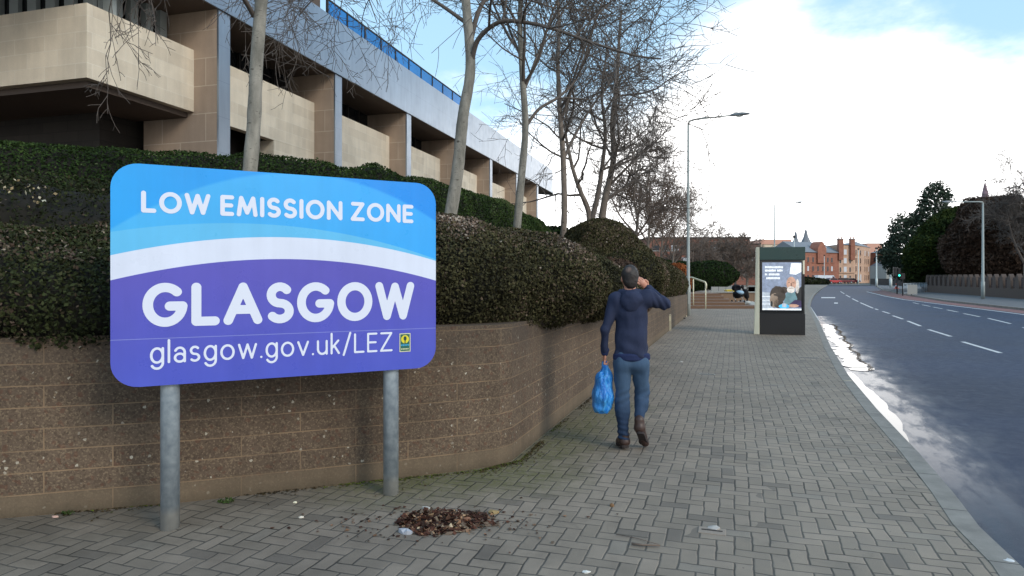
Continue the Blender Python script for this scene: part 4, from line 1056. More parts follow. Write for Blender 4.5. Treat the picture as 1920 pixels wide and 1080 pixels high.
for zz in (.28, 1.12):
    mb = MB(); M_ = Matrix.Identity(4)
    a = [sw(.1, zz, -.0045), sw(.1, zz, -.028), sw(SW - .1, zz, -.028), sw(SW - .1, zz, -.0045)]; b = [(x, y, z + .05) for x, y, z in a]
    mb.hexa([a[0], a[3], a[2], a[1], b[0], b[3], b[2], b[1]]); mb.build('rail', M_alu, sign)
def post_at(px, py, nm='post'):
    d = Vector(((px - 960) / F, 1, 0)); c = SL - SN * .088; t_ = c.dot(SN) / d.dot(SN); q = d * t_
    mb = MB(); mb.tube([(q.x, q.y, -.02), (q.x, q.y, 1.0), (q.x, q.y, 2.22)], .057, 24); return mb.build(nm, M_galv, sign)
post_at(319, 990); post_at(733, 932)
# lettering, each line fitted to where it stands on the face
def line(txt, Lpx, Rpx, top, bot, wgt, gap, res, name):
    (u0, vb), (u1, vb2) = s_uv(*Lpx), s_uv(*Rpx); cap = s_uv(*top)[1] - s_uv(*bot)[1]
    segs = text_segs(txt, u0, u1, (vb + vb2) / 2, cap, wgt * cap, gap * cap)
    return strokes_mesh(name, segs, wgt * cap / 2, res, lambda u, v: sw(u, v, .0015), M_white, sign)
line('LOW EMISSION ZONE', (264.5, 398.5), (775, 418.5), (268, 357.5), (268, 398.5), .20, .13, .0035, 'lettering')
line('GLASGOW', (267, 614), (776.5, 598.5), (440, 533), (440, 612), .21, .11, .004, 'lettering')
line('glasgow.gov.uk/LEZ', (281, 682), (736, 659), (670, 626), (670, 663), .105, .17, .0025, 'lettering')
# small emblem badge
(e0, f0), (e1, f1) = s_uv(749, 660), s_uv(769.5, 624.5)
def plate(mb, u0, u1, v0, v1, off, mi): mb.add([sw(u0, v0, off), sw(u1, v0, off), sw(u1, v1, off), sw(u0, v1, off)], [(0, 1, 2, 3)], mi)
def disc(mb, cu, cv, r, off, mi, n=20, ry=None): mb.add([sw(cu + r * math.cos(2 * math.pi * i / n), cv + (ry or r) * math.sin(2 * math.pi * i / n), off) for i in range(n)], [tuple(range(n))], mi)
M_e = [mat('emblem_cream', S(214, 214, 170), .5), mat('emblem_green', S(20, 92, 78), .5), mat('emblem_yellow', S(216, 204, 40), .5), mat('emblem_blue', S(60, 160, 205), .5), mat('emblem_dark', S(14, 62, 52), .5)]
mb = MB(); w_ = e1 - e0; h_ = f1 - f0
plate(mb, e0, e1, f0, f1, .0015, 0); plate(mb, e0 + .006, e1 - .006, f0 + .006, f1 - .006, .002, 1)
disc(mb, (e0 + e1) / 2, f0 + h_ * .68, w_ * .36, .0025, 2)
disc(mb, (e0 + e1) / 2, f0 + h_ * .72, w_ * .14, .003, 4, ry=w_ * .2); plate(mb, (e0 + e1) / 2 - .004, (e0 + e1) / 2 + .004, f0 + h_ * .45, f0 + h_ * .62, .003, 4)
for i in range(5): uu = e0 + .01 + (w_ - .02) * i / 5; mb.add([sw(uu, f0 + h_ * .36, .0027), sw(uu + w_ * .08, f0 + h_ * .30, .0027), sw(uu + w_ * .16, f0 + h_ * .38, .0027), sw(uu + w_ * .08, f0 + h_ * .42, .0027)], [(0, 1, 2, 3)], 3)
for i in range(5): plate(mb, e0 + w_ * (.16 + .14 * i), e0 + w_ * (.16 + .14 * i) + w_ * .09, f0 + h_ * .12, f0 + h_ * .19, .0026, 0)
mb.build('emblem', M_e, sign, uv=False)

# ---------------------------------------------------------------- street furniture
M_cream = var(S(236, 230, 204), .06, 3, .5, name='cream_panel')
M_kblack = var(S(30, 29, 30), .2, 2, .35, .05, name='black_kiosk_panel')
M_kgreen = var(S(40, 66, 62), .15, 2, .3, .05, name='dark_green_header')
M_lampgrey = var(S(150, 156, 152), .15, 4, .5, .1, .002, 40, name='painted_lamp_post')
M_lamphead = var(S(120, 126, 130), .1, 4, .4, name='lamp_head')
M_lens = mat('lamp_lens', S(190, 195, 190), .2)
def lamp_post(name_label, x, y, h, arm, dirn, group=None, r0=.10, r1=.045, zbase=0, drop=.25):
    root = empty('street_lamp', (x, y, zbase), name_label, 'street lamp', group)
    mb = MB(); mb.tube([(x, y, zbase - .02), (x, y, zbase + 1.3), (x, y, zbase + 1.32), (x, y, h - drop)], [r0, r0 * .98, r0 * .72, r1], 14); mb.build('pole', M_lampgrey, root)
    d = Vector((dirn[0], dirn[1], 0)).normalized(); a = MB()
    a.tube([(x, y, h - drop - .002), (x + d.x * .05, y + d.y * .05, h - drop * .4), (x + d.x * .3, y + d.y * .3, h - drop * .15), (x + d.x * arm, y + d.y * arm, h)], [r1, r1 * .95, r1 * .85, r1 * .7], 10); a.build('arm', M_lampgrey, root)
    e = Vector((x, y, h)) + d * arm; n = Vector((-d.y, d.x, 0))
    hd = MB(); pr_ = []
    for t_, w, z0, z1 in ((-.05, .05, -.04, .05), (.12, .12, -.05, .09), (.42, .15, -.05, .09), (.66, .10, -.03, .05), (.72, .03, -.01, .02)):
        c = e + d * t_; pr_.append([c - n * w + Vector((0, 0, z0 * .4)), c + Vector((0, 0, z0)), c + n * w + Vector((0, 0, z0 * .4)), c + n * w * .7 + Vector((0, 0, z1 * .8)), c + Vector((0, 0, z1)), c - n * w * .7 + Vector((0, 0, z1 * .8))])
    vs = [q for ring in pr_ for q in ring]; fs = [(i * 6 + j, i * 6 + (j + 1) % 6, (i + 1) * 6 + (j + 1) % 6, (i + 1) * 6 + j) for i in range(4) for j in range(6)] + [(5, 4, 3, 2, 1, 0), (24, 25, 26, 27, 28, 29)]
    hd.add(vs, fs, 0, False); ho = hd.build('lamp_head', M_lamphead, root)
    ln = MB(); c = e + d * .3; ln.sphere((c.x, c.y, c.z - .045), (.16, .09, .05), 10, 6); ln.build('lens', M_lens, ho)
    door = MB(); door.box(x - .045, x + .045, y - r0 - .006, y - r0 + .02, zbase + .5, zbase + 1.0); door.build('access_door', M_lampgrey, root)
    return root
RD = (.93, -.37)
lg = 'tall street lamps beside the road'
bx, by, _ = G(1294, 592); lamp_post('tall grey street lamp at the end of the brown wall, arm over the pavement', bx - .08, by, 8.35, 1.75, RD, lg, .095, .042)
lamp_post('distant street lamp rising behind the advertising kiosk', 25.2, 64, 8.75, 1.9, RD, lg)
bx, by, _ = G(1843, 560.5); lamp_post('pale street lamp with long arm in front of the brown tree on the right', bx, by, 7.35, 2.2, (-1, .1), lg, .13, .06, 0, .12)
# marker post at the foot of the wall
def marker():
    x, y, _ = G(1253.5, 620); M_conc = var(S(160, 152, 132), .15, 6, .85, .4, .004, 60, name='marker_concrete')
    root = empty('marker_post', (x, y, 0), 'short pale concrete marker post standing against the foot of the wall', 'post')
    mb = MB(); mb.box(x - .075, x + .075, y - .05, y + .05, -.01, .50); mb.build('post', M_conc, root, bevel=.012)
    mb = MB(); mb.box(x - .05, x + .05, y - .056, y - .0503, .30, .44); mb.build('plate', var(S(186, 178, 150), .1, name='marker_plate'), root)
marker()
# ---- advertising kiosk
def kiosk():
    Y0 = 18.9; xl = (1431 - 960) / F * Y0; W_ = 1.22; H_ = 2.49
    root = empty('advertising_kiosk', (xl + W_ / 2, Y0 + .3, 0), 'black and dark green digital advertising kiosk with cream side, showing a poster screen', 'kiosk', rz=R(-13))
    M = root.matrix_world @ Matrix.Translation((-W_ / 2, -.3, 0))
    def B(nm, x0, x1, y0, y1, z0, z1, m, par_=root, bev=0):
        mb = MB(); mb.box(x0, x1, y0, y1, z0, z1, 0, M); return mb.build(nm, m, par_, bevel=bev)
    B('plinth', 0, W_, .0, .60, 0, .60, M_kblack, bev=.008)
    B('housing', .012, W_ - .012, .03, .585, .603, 2.12, M_kblack)
    B('header', 0, W_, -.012, .60, 2.123, H_, M_kgreen, bev=.008)
    mb = MB()   # the cream side shell, wider at its foot
    p = [(-.15, .03, 0), (-.003, -.02, 0), (-.003, .62, 0), (-.06, .62, 0), (-.085, .03, H_), (-.003, -.015, H_), (-.003, .62, H_), (-.03, .62, H_)]
    mb.hexa([tuple(M @ Vector(q)) for q in p]); mb.build('side_panel', M_cream, root, bevel=.01)
    B('reflection_strip', W_ - .11, W_ - .014, .018, .029, 1.72, 2.11, M_cream)  # cream strip stands in for a reflection at the upper right
    x0, x1, z0, z1 = .075, 1.115, .70, 2.055
    B('screen_frame', x0 - .05, x1 + .04, .0, .0295, z0 - .06, z1 + .05, mat('gloss_black', (.01, .01, .011), .12))
    s0, s1 = x0 + .0, x1 - .0
    mats = [mat('screen_%s' % n_, c, .3, emit=c, estr=.55) for n_, c in (('sky', S(128, 138, 158)), ('white', S(232, 236, 238)), ('skin', S(186, 146, 126)), ('beard', S(206, 198, 190)), ('jumper', S(96, 126, 132)), ('coat', S(44, 44, 44)), ('dog', S(66, 58, 52)), ('dog_pale', S(132, 116, 102)), ('purple', S(62, 52, 82)), ('blue', S(70, 180, 228)), ('pale', S(168, 176, 186)), ('shade', S(120, 90, 78)))]
    mb = MB()
    def poly(pts, lay, mi): mb.add([tuple(M @ Vector((s0 + (s1 - s0) * u, -.0015 - .0006 * lay, z0 + (z1 - z0) * v))) for u, v in pts], [tuple(range(len(pts)))], mi)
    def ell(cu, cv, ru, rv, lay, mi, a0=0, a1=360, n=24, wob=0):
        rg = np.random.default_rng(int(cu * 100) + mi); poly([(cu + ru * math.cos(R(a0 + (a1 - a0) * i / n)) * (1 + wob * rg.normal()), cv + rv * math.sin(R(a0 + (a1 - a0) * i / n)) * (1 + wob * rg.normal())) for i in range(n)], lay, mi)
    poly([(0, 0), (1, 0), (1, 1), (0, 1)], 0, 0); poly([(0, .035), (.3, .035), (.28, .36), (0, .38)], 1, 10)
    for vv in (.12, .2, .28): poly([(0, vv), (.29, vv), (.29, vv + .012), (0, vv + .012)], 2, 1)
    poly([(.70, .76), (.74, .98), (1, .98), (1, .80), (.86, .74)], 1, 1)
    # illegible lines of copy
    rg = np.random.default_rng(3)
    for li, (v0, n_) in enumerate(((.90, 13), (.83, 13), (.75, 11), (.67, 11))):
        u = .07
        for q in range(n_):
            w = .022 + .014 * rg.random()
            if rg.random() < .88: poly([(u, v0 - .022), (u + w, v0 - .022), (u + w, v0 + .022 * (.6 + .4 * rg.random())), (u, v0 + .022)], 2, 1)
            u += w + .006
    poly([(.58, .06), (.56, .26), (.66, .40), (.82, .40), (.93, .30), (.97, .06)], 2, 4)
    poly([(.84, .37), (1, .50), (1, .06), (.80, .06), (.90, .24)], 3, 5)
    poly([(.72, .14), (.84, .22), (1, .20), (1, .06), (.70, .06)], 4, 8)
    ell(.745, .555, .125, .145, 4, 2); ell(.735, .43, .10, .07, 5, 3, wob=.05); ell(.90, .50, .05, .15, 3, 3)
    poly([(.66, .575), (.71, .59), (.71, .578), (.66, .565)], 6, 11); poly([(.77, .585), (.82, .575), (.82, .565), (.77, .573)], 6, 11); poly([(.735, .57), (.755, .57), (.765, .50), (.725, .50)], 6, 11); poly([(.69, .465), (.79, .465), (.78, .455), (.70, .455)], 7, 11)
    ell(.40, .32, .20, .185, 3, 6, wob=.03); ell(.56, .42, .10, .07, 3, 6); ell(.30, .20, .11, .15, 4, 7, wob=.08); ell(.34, .32, .05, .02, 5, 6); ell(.24, .13, .03, .06, 5, 5); ell(.42, .14, .12, .10, 4, 6, wob=.05)
    ell(.80, .095, .13, .035, 5, 2, wob=.05); ell(.56, .08, .14, .045, 5, 9); poly([(.51, .06), (.51, .14), (.62, .14), (.62, .06)], 6, 10)
    poly([(0, 0), (1, 0), (1, .033), (0, .033)], 8, 1)
    mb.build('screen', mats, root, uv=False)
    for m_ in mats:
        t = NT(m_.node_tree); p = t.n['Principled BSDF']; c0 = tuple(p.inputs['Base Color'].default_value)[:3]
        c = t.vm('SCALE', c0, scale=t.m('MULTIPLY', t.mr(t.noise(t.pos(), 9, 6, .7), .3, .7, .72, 1.28), t.mr(t.noise(t.pos(), 45, 3, .6), .3, .7, .85, 1.15))); t.put(p.inputs['Base Color'], c); t.put(p.inputs['Emission Color'], c)
    B('camera_bar', .40, .62, -.006, -.001, 2.075, 2.10, mat('camera_bar', (.02, .02, .022), .2)); 
kiosk()

# ---------------------------------------------------------------- small things on the paving
def litter(name, px, py, size, c, label, cat, h=.012, seed=0, elong=1.0, z=0):
    x, y, _ = G(px, py, z); rg = np.random.default_rng(seed); n_ = 9; mb = MB()
    pts = [(x + math.cos(a) * size * elong * (.7 + .5 * rg.random()), y + math.sin(a) * size * (.7 + .5 * rg.random())) for a in np.linspace(0, 6.283, n_, endpoint=False)]
    top = [(px_, py_, z + h * (.4 + rg.random())) for px_, py_ in pts]; low = [(px_, py_, z + .001) for px_, py_ in pts]
    mb.add(low + top + [(x, y, z + h * 1.6)], [(i, (i + 1) % n_, n_ + (i + 1) % n_, n_ + i) for i in range(n_)] + [(n_ + i, n_ + (i + 1) % n_, 2 * n_) for i in range(n_)])
    o = mb.build(name, var(c, .15, 20, .7, name='litter'), None); recentre(o, (x, y, z)); tag(o, label, cat); return o
litter('litter', 1281, 598, .10, S(40, 38, 36), 'crumpled dark and white litter lying by the lamp post foot', 'litter', .05, 1)
litter('litter', 1285, 594, .055, S(196, 186, 160), 'pale scrap of litter on the dark litter by the lamp post', 'litter', .05, 7)
litter('paper_scrap', 1278, 679, .035, S(206, 202, 196), 'small white paper scrap on the paving right of the walking man', 'litter', .012, 2)
litter('paper_scrap', 1324, 630, .03, S(200, 196, 190), 'tiny white scrap on the paving left of the kiosk', 'litter', .01, 3)
litter('paper_scrap', 1099, 1073, .017, S(214, 212, 205), 'white scrap near the bottom edge of the photo', 'litter', .006, 5, 1.4)
litter('cigarette_end', 564, 971, .012, S(206, 198, 184), 'pale cigarette end on mossy paving between the two sign posts', 'litter', .008, 6, 1.8)
litter('cigarette_end', 553, 943, .010, S(214, 206, 180), 'pale cigarette end near the wall foot between the sign posts', 'litter', .008, 8, 1.8)
litter('cigarette_end', 103, 970, .011, S(206, 170, 156), 'pinkish cigarette end by the wall foot at far left', 'litter', .008, 9, 2.0)
litter('paper_scrap', 1589, 714, .045, S(160, 150, 130), 'flattened beige scrap near the kerb beside the puddle', 'litter', .006, 10, 1.6)
litter('paper_scrap', 1893, 1052, .022, S(205, 205, 205), 'white scrap lying on the kerb edge at bottom right', 'litter', .006, 11, 1.3)
M_iron = var(S(134, 130, 124), .2, 14, .6, .4, .003, 60, name='cover_metal')
def cover(px, py, w, d_, label, m, rz=WANG):
    x, y, _ = G(px, py); M = Matrix.Translation((x, y, 0)) @ Matrix.Rotation(-rz, 4, 'Z'); mb = MB(); mb.box(-w / 2, w / 2, -d_ / 2, d_ / 2, -.01, .005, 0, M)
    root = empty('utility_cover', (x, y, 0), label, 'cover'); mb.build('lid', m, root, bevel=.003)
    mb = MB(); mb.box(-w / 2 + .02, w / 2 - .02, -.006, .006, .0052, .008, 0, M); mb.build('handle', M_dark, root)
cover(1326, 702, .26, .13, 'small rectangular pale metal cover set in the middle of the footpath', M_iron)
cover(1517, 671, .36, .12, 'long thin grey cover set in the paving near the kiosk', M_iron)
cover(1335, 996, .17, .11, 'worn pale cover plate in the paving at the foot of the photo', var(S(140, 128, 116), .2, 20, .8, name='worn_cover'))
# pile of dead leaves in a sunken patch
def leaf_pile():
    x, y, _ = G(835, 978); rg = np.random.default_rng(2); n_ = 1500
    a = rg.random(n_) * 6.283; r = np.sqrt(rg.random(n_)) ; px_ = x + np.cos(a) * r * .31 + rg.normal(size=n_) * .02; py_ = y + np.sin(a) * r * .20 * (1 + .25 * np.sin(a * 3 + 1)) + rg.normal(size=n_) * .022
    P = np.stack([px_, py_, .003 + (1 - r) * .004 + rg.random(n_) * .008], 1)
    nn = rg.normal(size=(n_, 3)) * .42 + [0, 0, 1]; nn /= np.linalg.norm(nn, axis=1)[:, None]; tt = rg.normal(size=(n_, 3)); tt -= nn * (tt * nn).sum(1)[:, None]; tt /= np.linalg.norm(tt, axis=1)[:, None]; bb = np.cross(nn, tt)
    s = .010 + .022 * rg.random((n_, 1)) ** 2; V = np.stack([P - tt * s * 1.3, P - tt * s * .3 + bb * s * .8, P + tt * s * 1.3, P + bb * -s * .7 + tt * s * .1], 1).reshape(-1, 3); V[:, 2] = np.maximum(V[:, 2], .002)
    M_l = leaf_mat('fallen_leaves', [(0, S(36, 24, 21)), (.3, S(66, 42, 34)), (.55, S(88, 58, 46)), (.75, S(92, 84, 74)), (.9, S(146, 106, 78)), (1, S(190, 170, 140))])
    o = link('leaf_pile', npmesh('leaf_pile', V, np.arange(4 * n_).reshape(n_, 4), M_l, False, {'tint': rg.random(n_)})); recentre(o, (x, y, 0))
    tag(o, 'patch of reddish brown dead leaves on the paving right of the sign', 'leaves', kind='stuff')
    n_ = 320; P = np.stack([x - .05 + rg.normal(size=n_) * .42, y + rg.normal(size=n_) * .16, np.full(n_, .004)], 1); a = rg.random(n_) * 6.28; s = .006 + .012 * rg.random(n_) ** 2
    V = np.stack([P + np.stack([np.cos(a + q) * s, np.sin(a + q) * s, rg.random(n_) * .006], 1) for q in (0, 1.3, 3.1, 4.9)], 1).reshape(-1, 3)
    o = link('leaf_scatter', npmesh('leaf_scatter', V, np.arange(4 * n_).reshape(n_, 4), M_l, False, {'tint': rg.random(n_) * .9})); tag(o, 'loose brown leaf bits scattered round the leaf pile', 'leaves', kind='stuff')
leaf_pile()
litter('paper_scrap', 762, 1000, .032, S(160, 164, 172), 'torn white and bluish paper at the left edge of the leaf pile', 'litter', .02, 12, 1.5)
litter('paper_scrap', 799, 956, .018, S(170, 170, 165), 'pale grey scrap at the top of the leaf pile', 'litter', .016, 13, 1.4)
litter('dead_leaf', 925, 962, .032, S(150, 126, 84), 'yellow brown leaf lying at the right edge of the leaf pile', 'leaf', .012, 14, 1.1)
litter('dead_leaf', 876, 978, .024, S(128, 88, 64), 'broad tan leaf on top of the leaf pile', 'leaf', .02, 15, 1.0)
litter('dead_leaf', 1147, 949, .018, S(120, 88, 56), 'single curled brown leaf on the paving below the man', 'leaf', .014, 16, 1.0)
def stick(pts, r, label):
    q = [G(px, py, 0) for px, py in pts]; root = MB(); root.tube([(x, y, .006 + r) for x, y, z in q], [r, r * .9, r * .6][:len(q)], 5); o = root.build('twig', M_twig2); recentre(o, q[0]); tag(o, label, 'twig')
stick([(1155, 1004), (1196, 1012), (1236, 1024)], .003, 'long thin fallen twig on the paving near the bottom centre')
stick([(1184, 1023), (1205, 1026), (1238, 1027)], .008, 'short thick dark stick on the paving just below the long thin twig')
litter('gum_spot', 1214, 760, .025, S(70, 66, 62), 'dark flattened spot on the paving behind the man', 'stain', .003, 21)
litter('paper_scrap', 1338, 992, .034, S(170, 164, 158), 'crumpled grey scrap lying against the worn cover plate', 'litter', .012, 22, 1.4)
# weeds at the wall foot
def weed(px, py, s, label, seed):
    x, y, _ = G(px, py); rg = np.random.default_rng(seed); n_ = 60; a = rg.random(n_) * 6.28; r = rg.random(n_) ** .6 * s
    P = np.stack([x + np.cos(a) * r, y + np.sin(a) * r * .5, .008 + rg.random(n_) * s * .55 * (1 - r / s * .6)], 1); q = s * .18 * (.5 + rg.random(n_))[:, None]
    tt = rg.normal(size=(n_, 3)); tt /= np.linalg.norm(tt, axis=1)[:, None]; bb = np.cross(tt, rg.normal(size=(n_, 3))); bb /= np.linalg.norm(bb, axis=1)[:, None]
    V = np.stack([P - tt * q, P + bb * q * .6, P + tt * q, P - bb * q * .6], 1).reshape(-1, 3); V[:, 2] = np.maximum(V[:, 2], .002)
    o = link('weed', npmesh('weed', V, np.arange(4 * n_).reshape(n_, 4), M_green, False, {'tint': .55 + .45 * rg.random(n_)})); recentre(o, (x, y, 0)); tag(o, label, 'weed', 'green weeds growing at the wall foot')
weed(556, 914, .065, 'bright green weed at the wall foot between the sign posts', 1); weed(127, 966, .05, 'low green weed at the wall foot left of the sign', 2); weed(425, 943, .06, 'flat green weed beside the wall joint, just right of the left post', 3)
mb = MB()
def mosstuft():
    rg = np.random.default_rng(8); n_ = 2600; tt = rg.random(n_); A = np.array([[-3.2, 4.62], [-2.4, 4.86], [-1.1, 5.34], [-.3, 5.62], [.06, 5.95], [.4, 7.1], [1.2, 9.5]])
    seg = rg.integers(0, 6, n_); c = A[seg] * (1 - tt[:, None]) + A[seg + 1] * tt[:, None]; off = np.abs(rg.normal(size=n_)) * .035 * np.where(rg.random(n_) < .15, 4, 1)
    P = np.stack([c[:, 0] + off * .55 + .02, c[:, 1] - off * .8, np.full(n_, .003)], 1); keep = vnoise(P, 2.2, 4) + rg.normal(size=n_) * .2 > -.05; P = P[keep]; n_ = len(P)
    a = rg.random(n_) * 6.28; s = .004 + .009 * rg.random(n_); V = np.stack([P + np.stack([np.cos(a + q) * s, np.sin(a + q) * s, rg.random(n_) * .009], 1) for q in (0, 1.5, 3.1, 4.7)], 1).reshape(-1, 3)
    M_l = leaf_mat('moss_and_debris', [(0, S(50, 44, 34)), (.45, S(74, 60, 40)), (.6, S(70, 78, 32)), (1, S(104, 112, 44))])
    o = link('moss', npmesh('moss', V, np.arange(4 * n_).reshape(n_, 4), M_l, False, {'tint': np.clip(.45 + .4 * vnoise(P, 1.7, 9) + rg.normal(size=n_) * .15, 0, 1)})); tag(o, 'moss and brown debris gathered along the foot of the wall', 'moss', kind='stuff')
mosstuft()
# ---------------------------------------------------------------- the walking man
def fabric(name, c, amt=.15, rough=.85, fade=None):
    def fn(t, p):
        P = t.pos(); n = t.noise(P, 5, 5, .6); f = t.noise(P, 260, 2); w = t.noise(t.vm('MULTIPLY', P, (1, 1, .35)), 16, 4, .6)
        k = t.m('MULTIPLY', t.mr(n, .3, .7, 1 - amt, 1 + amt), t.mr(f, .2, .8, .9, 1.1)); cc = t.vm('SCALE', c, scale=k)
        if fade: cc = t.mix(t.mr(t.sep(P)[2], fade[0], fade[1], .75, 0), cc, fade[2])
        return {'Base Color': cc, 'Roughness': rough, 'Normal': t.bump(t.m('ADD', w, t.m('MULTIPLY', f, .12)), .45, .014)}
    m = mat(name, fn=fn, spec=.2)
    return m
M_hood = fabric('navy_fleece', S(44, 51, 74)); M_jean = fabric('blue_denim', S(40, 56, 80), .14, .8, (.60, .30, S(70, 94, 120)))
M_skin = var(S(196, 140, 118), .08, 14, .5, .05, .002, 80, name='skin'); M_boot = var(S(62, 44, 38), .2, 14, .5, .2, .002, 60, name='brown_leather'); M_sole = var(S(44, 36, 34), .2, 20, .8, name='boot_sole')
def hair_fn(t, p):
    P = t.obj(); n = t.noise(t.vm('MULTIPLY', t.pos(), (1, 1, .25)), 170, 3); thin = t.vm('LENGTH', t.vm('SUBTRACT', t.pos(), CROWN))
    c = t.mix(n, S(24, 20, 19), S(52, 44, 41)); c = t.mix(t.mr(t.m('ADD', thin, t.m('MULTIPLY', n, .012)), .050, .020, 0, .55), c, S(140, 112, 98))
    return {'Base Color': c, 'Roughness': .6, 'Normal': t.bump(n, .6, .004)}
YM = 6.35
def Q(px, py, dy=0): return PT(px, py, YM + dy)
CROWN = Q(1177, 504, -.085)
M_hair = mat('short_dark_hair', fn=hair_fn)
def wr(seed, a=.006, sc=9, zst=1.0):
    def d(P): q = P * np.array([1, 1, zst]); return vnoise(q, sc, seed) * a + vnoise(q, sc * 2.3, seed + 1) * a * .5
    return d
hd = Q(1181, 519); neck = Q(1181, 545, .0); chest = Q(1183, 588); waist = Q(1184, 630); hip = Q(1184, 668)
shL = Q(1153, 563, .0); elL = Q(1134, 618, -.02); wrL = Q(1134, 661, .05); haL = Q(1133.5, 673, .07)
shR = Q(1213, 560, .0); elR = Q(1245, 569, .07); wrR = Q(1213, 541, .20); haR = Q(1205, 534, .19)
hipL = Q(1169, 682); knL = Q(1166, 748, .02); anL = Q(1171, 822, -.02); hipR = Q(1200, 682); knR = Q(1203, 742, .06); anR = Q(1199, 796, -.10)
toeL = (anL[0] - .02, anL[1] + .17, .035); toeR = (anR[0] + .08, anR[1] + .13, .045)
def add(p, x=0, y=0, z=0): return (p[0] + x, p[1] + y, p[2] + z)
body = [dict(a=hd, ra=.078, s=(.97, 1.2, 1.32), full=True, k=.02), dict(a=add(hd, 0, .035, -.055), ra=.055, s=(1, 1.15, .95), full=True, k=.03),
        dict(a=add(hd, 0, 0, -.06), b=add(neck, 0, -.01, -.04), ra=.050, rb=.052, k=.02),
        # ears, nose, brow
        dict(a=add(hd, .077, .0, -.022), ra=.016, s=(.5, 1, 1.8), full=True, k=.008), dict(a=add(hd, -.077, .0, -.022), ra=.016, s=(.5, 1, 1.8), full=True, k=.008),
        dict(a=add(hd, .004, .098, .0), b=add(hd, .006, .118, -.035), ra=.009, rb=.015, k=.012), dict(a=add(hd, 0, .088, .02), ra=.03, s=(1.5, .5, .3), full=True, k=.015),
        dict(a=add(hd, .002, .09, -.068), ra=.022, s=(1.1, .6, .35), full=True, k=.008), dict(a=add(hd, 0, .078, -.10), ra=.028, k=.02),
        dict(a=neck, b=chest, ra=.048, rb=.07, k=.03), dict(a=chest, b=hip, ra=.07, rb=.08, k=.03), dict(a=shL, b=shR, ra=.05, k=.05),
        dict(a=shL, b=elL, ra=.042, rb=.034), dict(a=elL, b=wrL, ra=.034, rb=.026), dict(a=shR, b=elR, ra=.042, rb=.034), dict(a=elR, b=wrR, ra=.034, rb=.026),
        dict(a=hipL, b=knL, ra=.065, rb=.045), dict(a=knL, b=anL, ra=.045, rb=.032), dict(a=hipR, b=knR, ra=.065, rb=.045), dict(a=knR, b=anR, ra=.045, rb=.032),
        dict(a=anL, b=toeL, ra=.032, rb=.026), dict(a=anR, b=toeR, ra=.032, rb=.024)]
# left hand: palm hanging down, four fingers curled under the bag handles, thumb forward
body += [dict(a=add(wrL, 0, 0, -.01), b=add(haL, 0, .0, .005), ra=.024, rb=.027, s=(.62, 1.25, 1), full=True, k=.012)]
for i, (oy, ln) in enumerate(((.030, .030), (.011, .034), (-.009, .032), (-.027, .026))):
    k0 = add(haL, -.002, oy, -.018); k1 = add(haL, -.006, oy, -.018 - ln); k2 = add(haL, .018, oy, -.024 - ln); k3 = add(haL, .026, oy, -.010 - ln * .6)
    body += [dict(a=k0, b=k1, ra=.0105, rb=.0095, k=.004), dict(a=k1, b=k2, ra=.0095, rb=.0088, k=.004), dict(a=k2, b=k3, ra=.0088, rb=.0078, k=.004)]
body += [dict(a=add(haL, .006, .030, .012), b=add(haL, .014, .046, -.014), ra=.012, rb=.0105, k=.006), dict(a=add(haL, .014, .046, -.014), b=add(haL, .022, .040, -.036), ra=.0105, rb=.009, k=.004)]
# right hand raised to the side of the face, back of the hand towards the camera
pm = Vector(wrR); pd = Vector((Q(1201, 528, .15)[0] - wrR[0], -.03, Q(1201, 526, .17)[2] - wrR[2])).normalized(); pc = pm + pd * .055
body += [dict(a=tuple(pm), b=tuple(pm + pd * .075), ra=.026, rb=.034, s=(1.0, .62, 1.0), full=True, k=.012)]
sx = pd.cross(Vector((0, 1, 0))).normalized()
for i, (o_, l1) in enumerate(((.030, .040), (.011, .046), (-.009, .043), (-.028, .034))):
    k0 = pm + pd * .085 + sx * o_; k1 = k0 + pd * l1 * .8 + Vector((-.004, .010, 0)); k2 = k1 + pd * l1 * .35 + Vector((-.012, .018, 0)); k3 = k2 + pd * .008 + Vector((-.008, .014, -.004))
    body += [dict(a=tuple(k0), b=tuple(k1), ra=.0105, rb=.0098, k=.003), dict(a=tuple(k1), b=tuple(k2), ra=.0098, rb=.009, k=.003), dict(a=tuple(k2), b=tuple(k3), ra=.009, rb=.008, k=.003)]
th = pm + pd * .02 - sx * .028; body += [dict(a=tuple(th), b=tuple(th + pd * .03 - sx * .018), ra=.0125, rb=.011, k=.006), dict(a=tuple(th + pd * .03 - sx * .018), b=tuple(th + pd * .06 - sx * .016), ra=.011, rb=.009, k=.004)]
for s_ in (-1, 1): body.append(dict(a=add(hd, s_ * .030, .103, -.002), ra=.014, sub=True))
V, F_ = surf(body, .0048, .03, .02)
person = link('person', npmesh('person', V, F_, M_skin, True)); recentre(person, (hip[0], YM, 0))
tag(person, 'man walking away in navy hoodie, jeans and brown boots, hand raised to his face', 'person')
for s_ in (-1, 1):
    e = MB(); c = add(hd, s_ * .030, .092, -.002); e.sphere(c, .0125, 12, 8); e.build('eye', mat('eye', S(60, 50, 44), .2), person)
# hair: a short cap over the back and top of the head
hp = [dict(a=add(hd, 0, -.006, .010), ra=.081, s=(.99, 1.2, 1.30), full=True, k=.01), dict(a=add(hd, 0, -.045, -.05), ra=.062, s=(1.0, .85, 1.1), full=True, k=.02)]
hp += [dict(a=add(hd, 0, .135, -.045), ra=.095, sub=True), dict(a=add(hd, .090, .022, -.05), ra=.036, sub=True), dict(a=add(hd, -.090, .022, -.05), ra=.036, sub=True), dict(a=add(hd, 0, 0, -.175), ra=.07, s=(2, 2, 1), full=True, sub=True)]
V, F_ = surf(hp, .005, .03, .01, wr(60, .0025, 50)); link('hair', npmesh('hair', V, F_, M_hair, True), person)
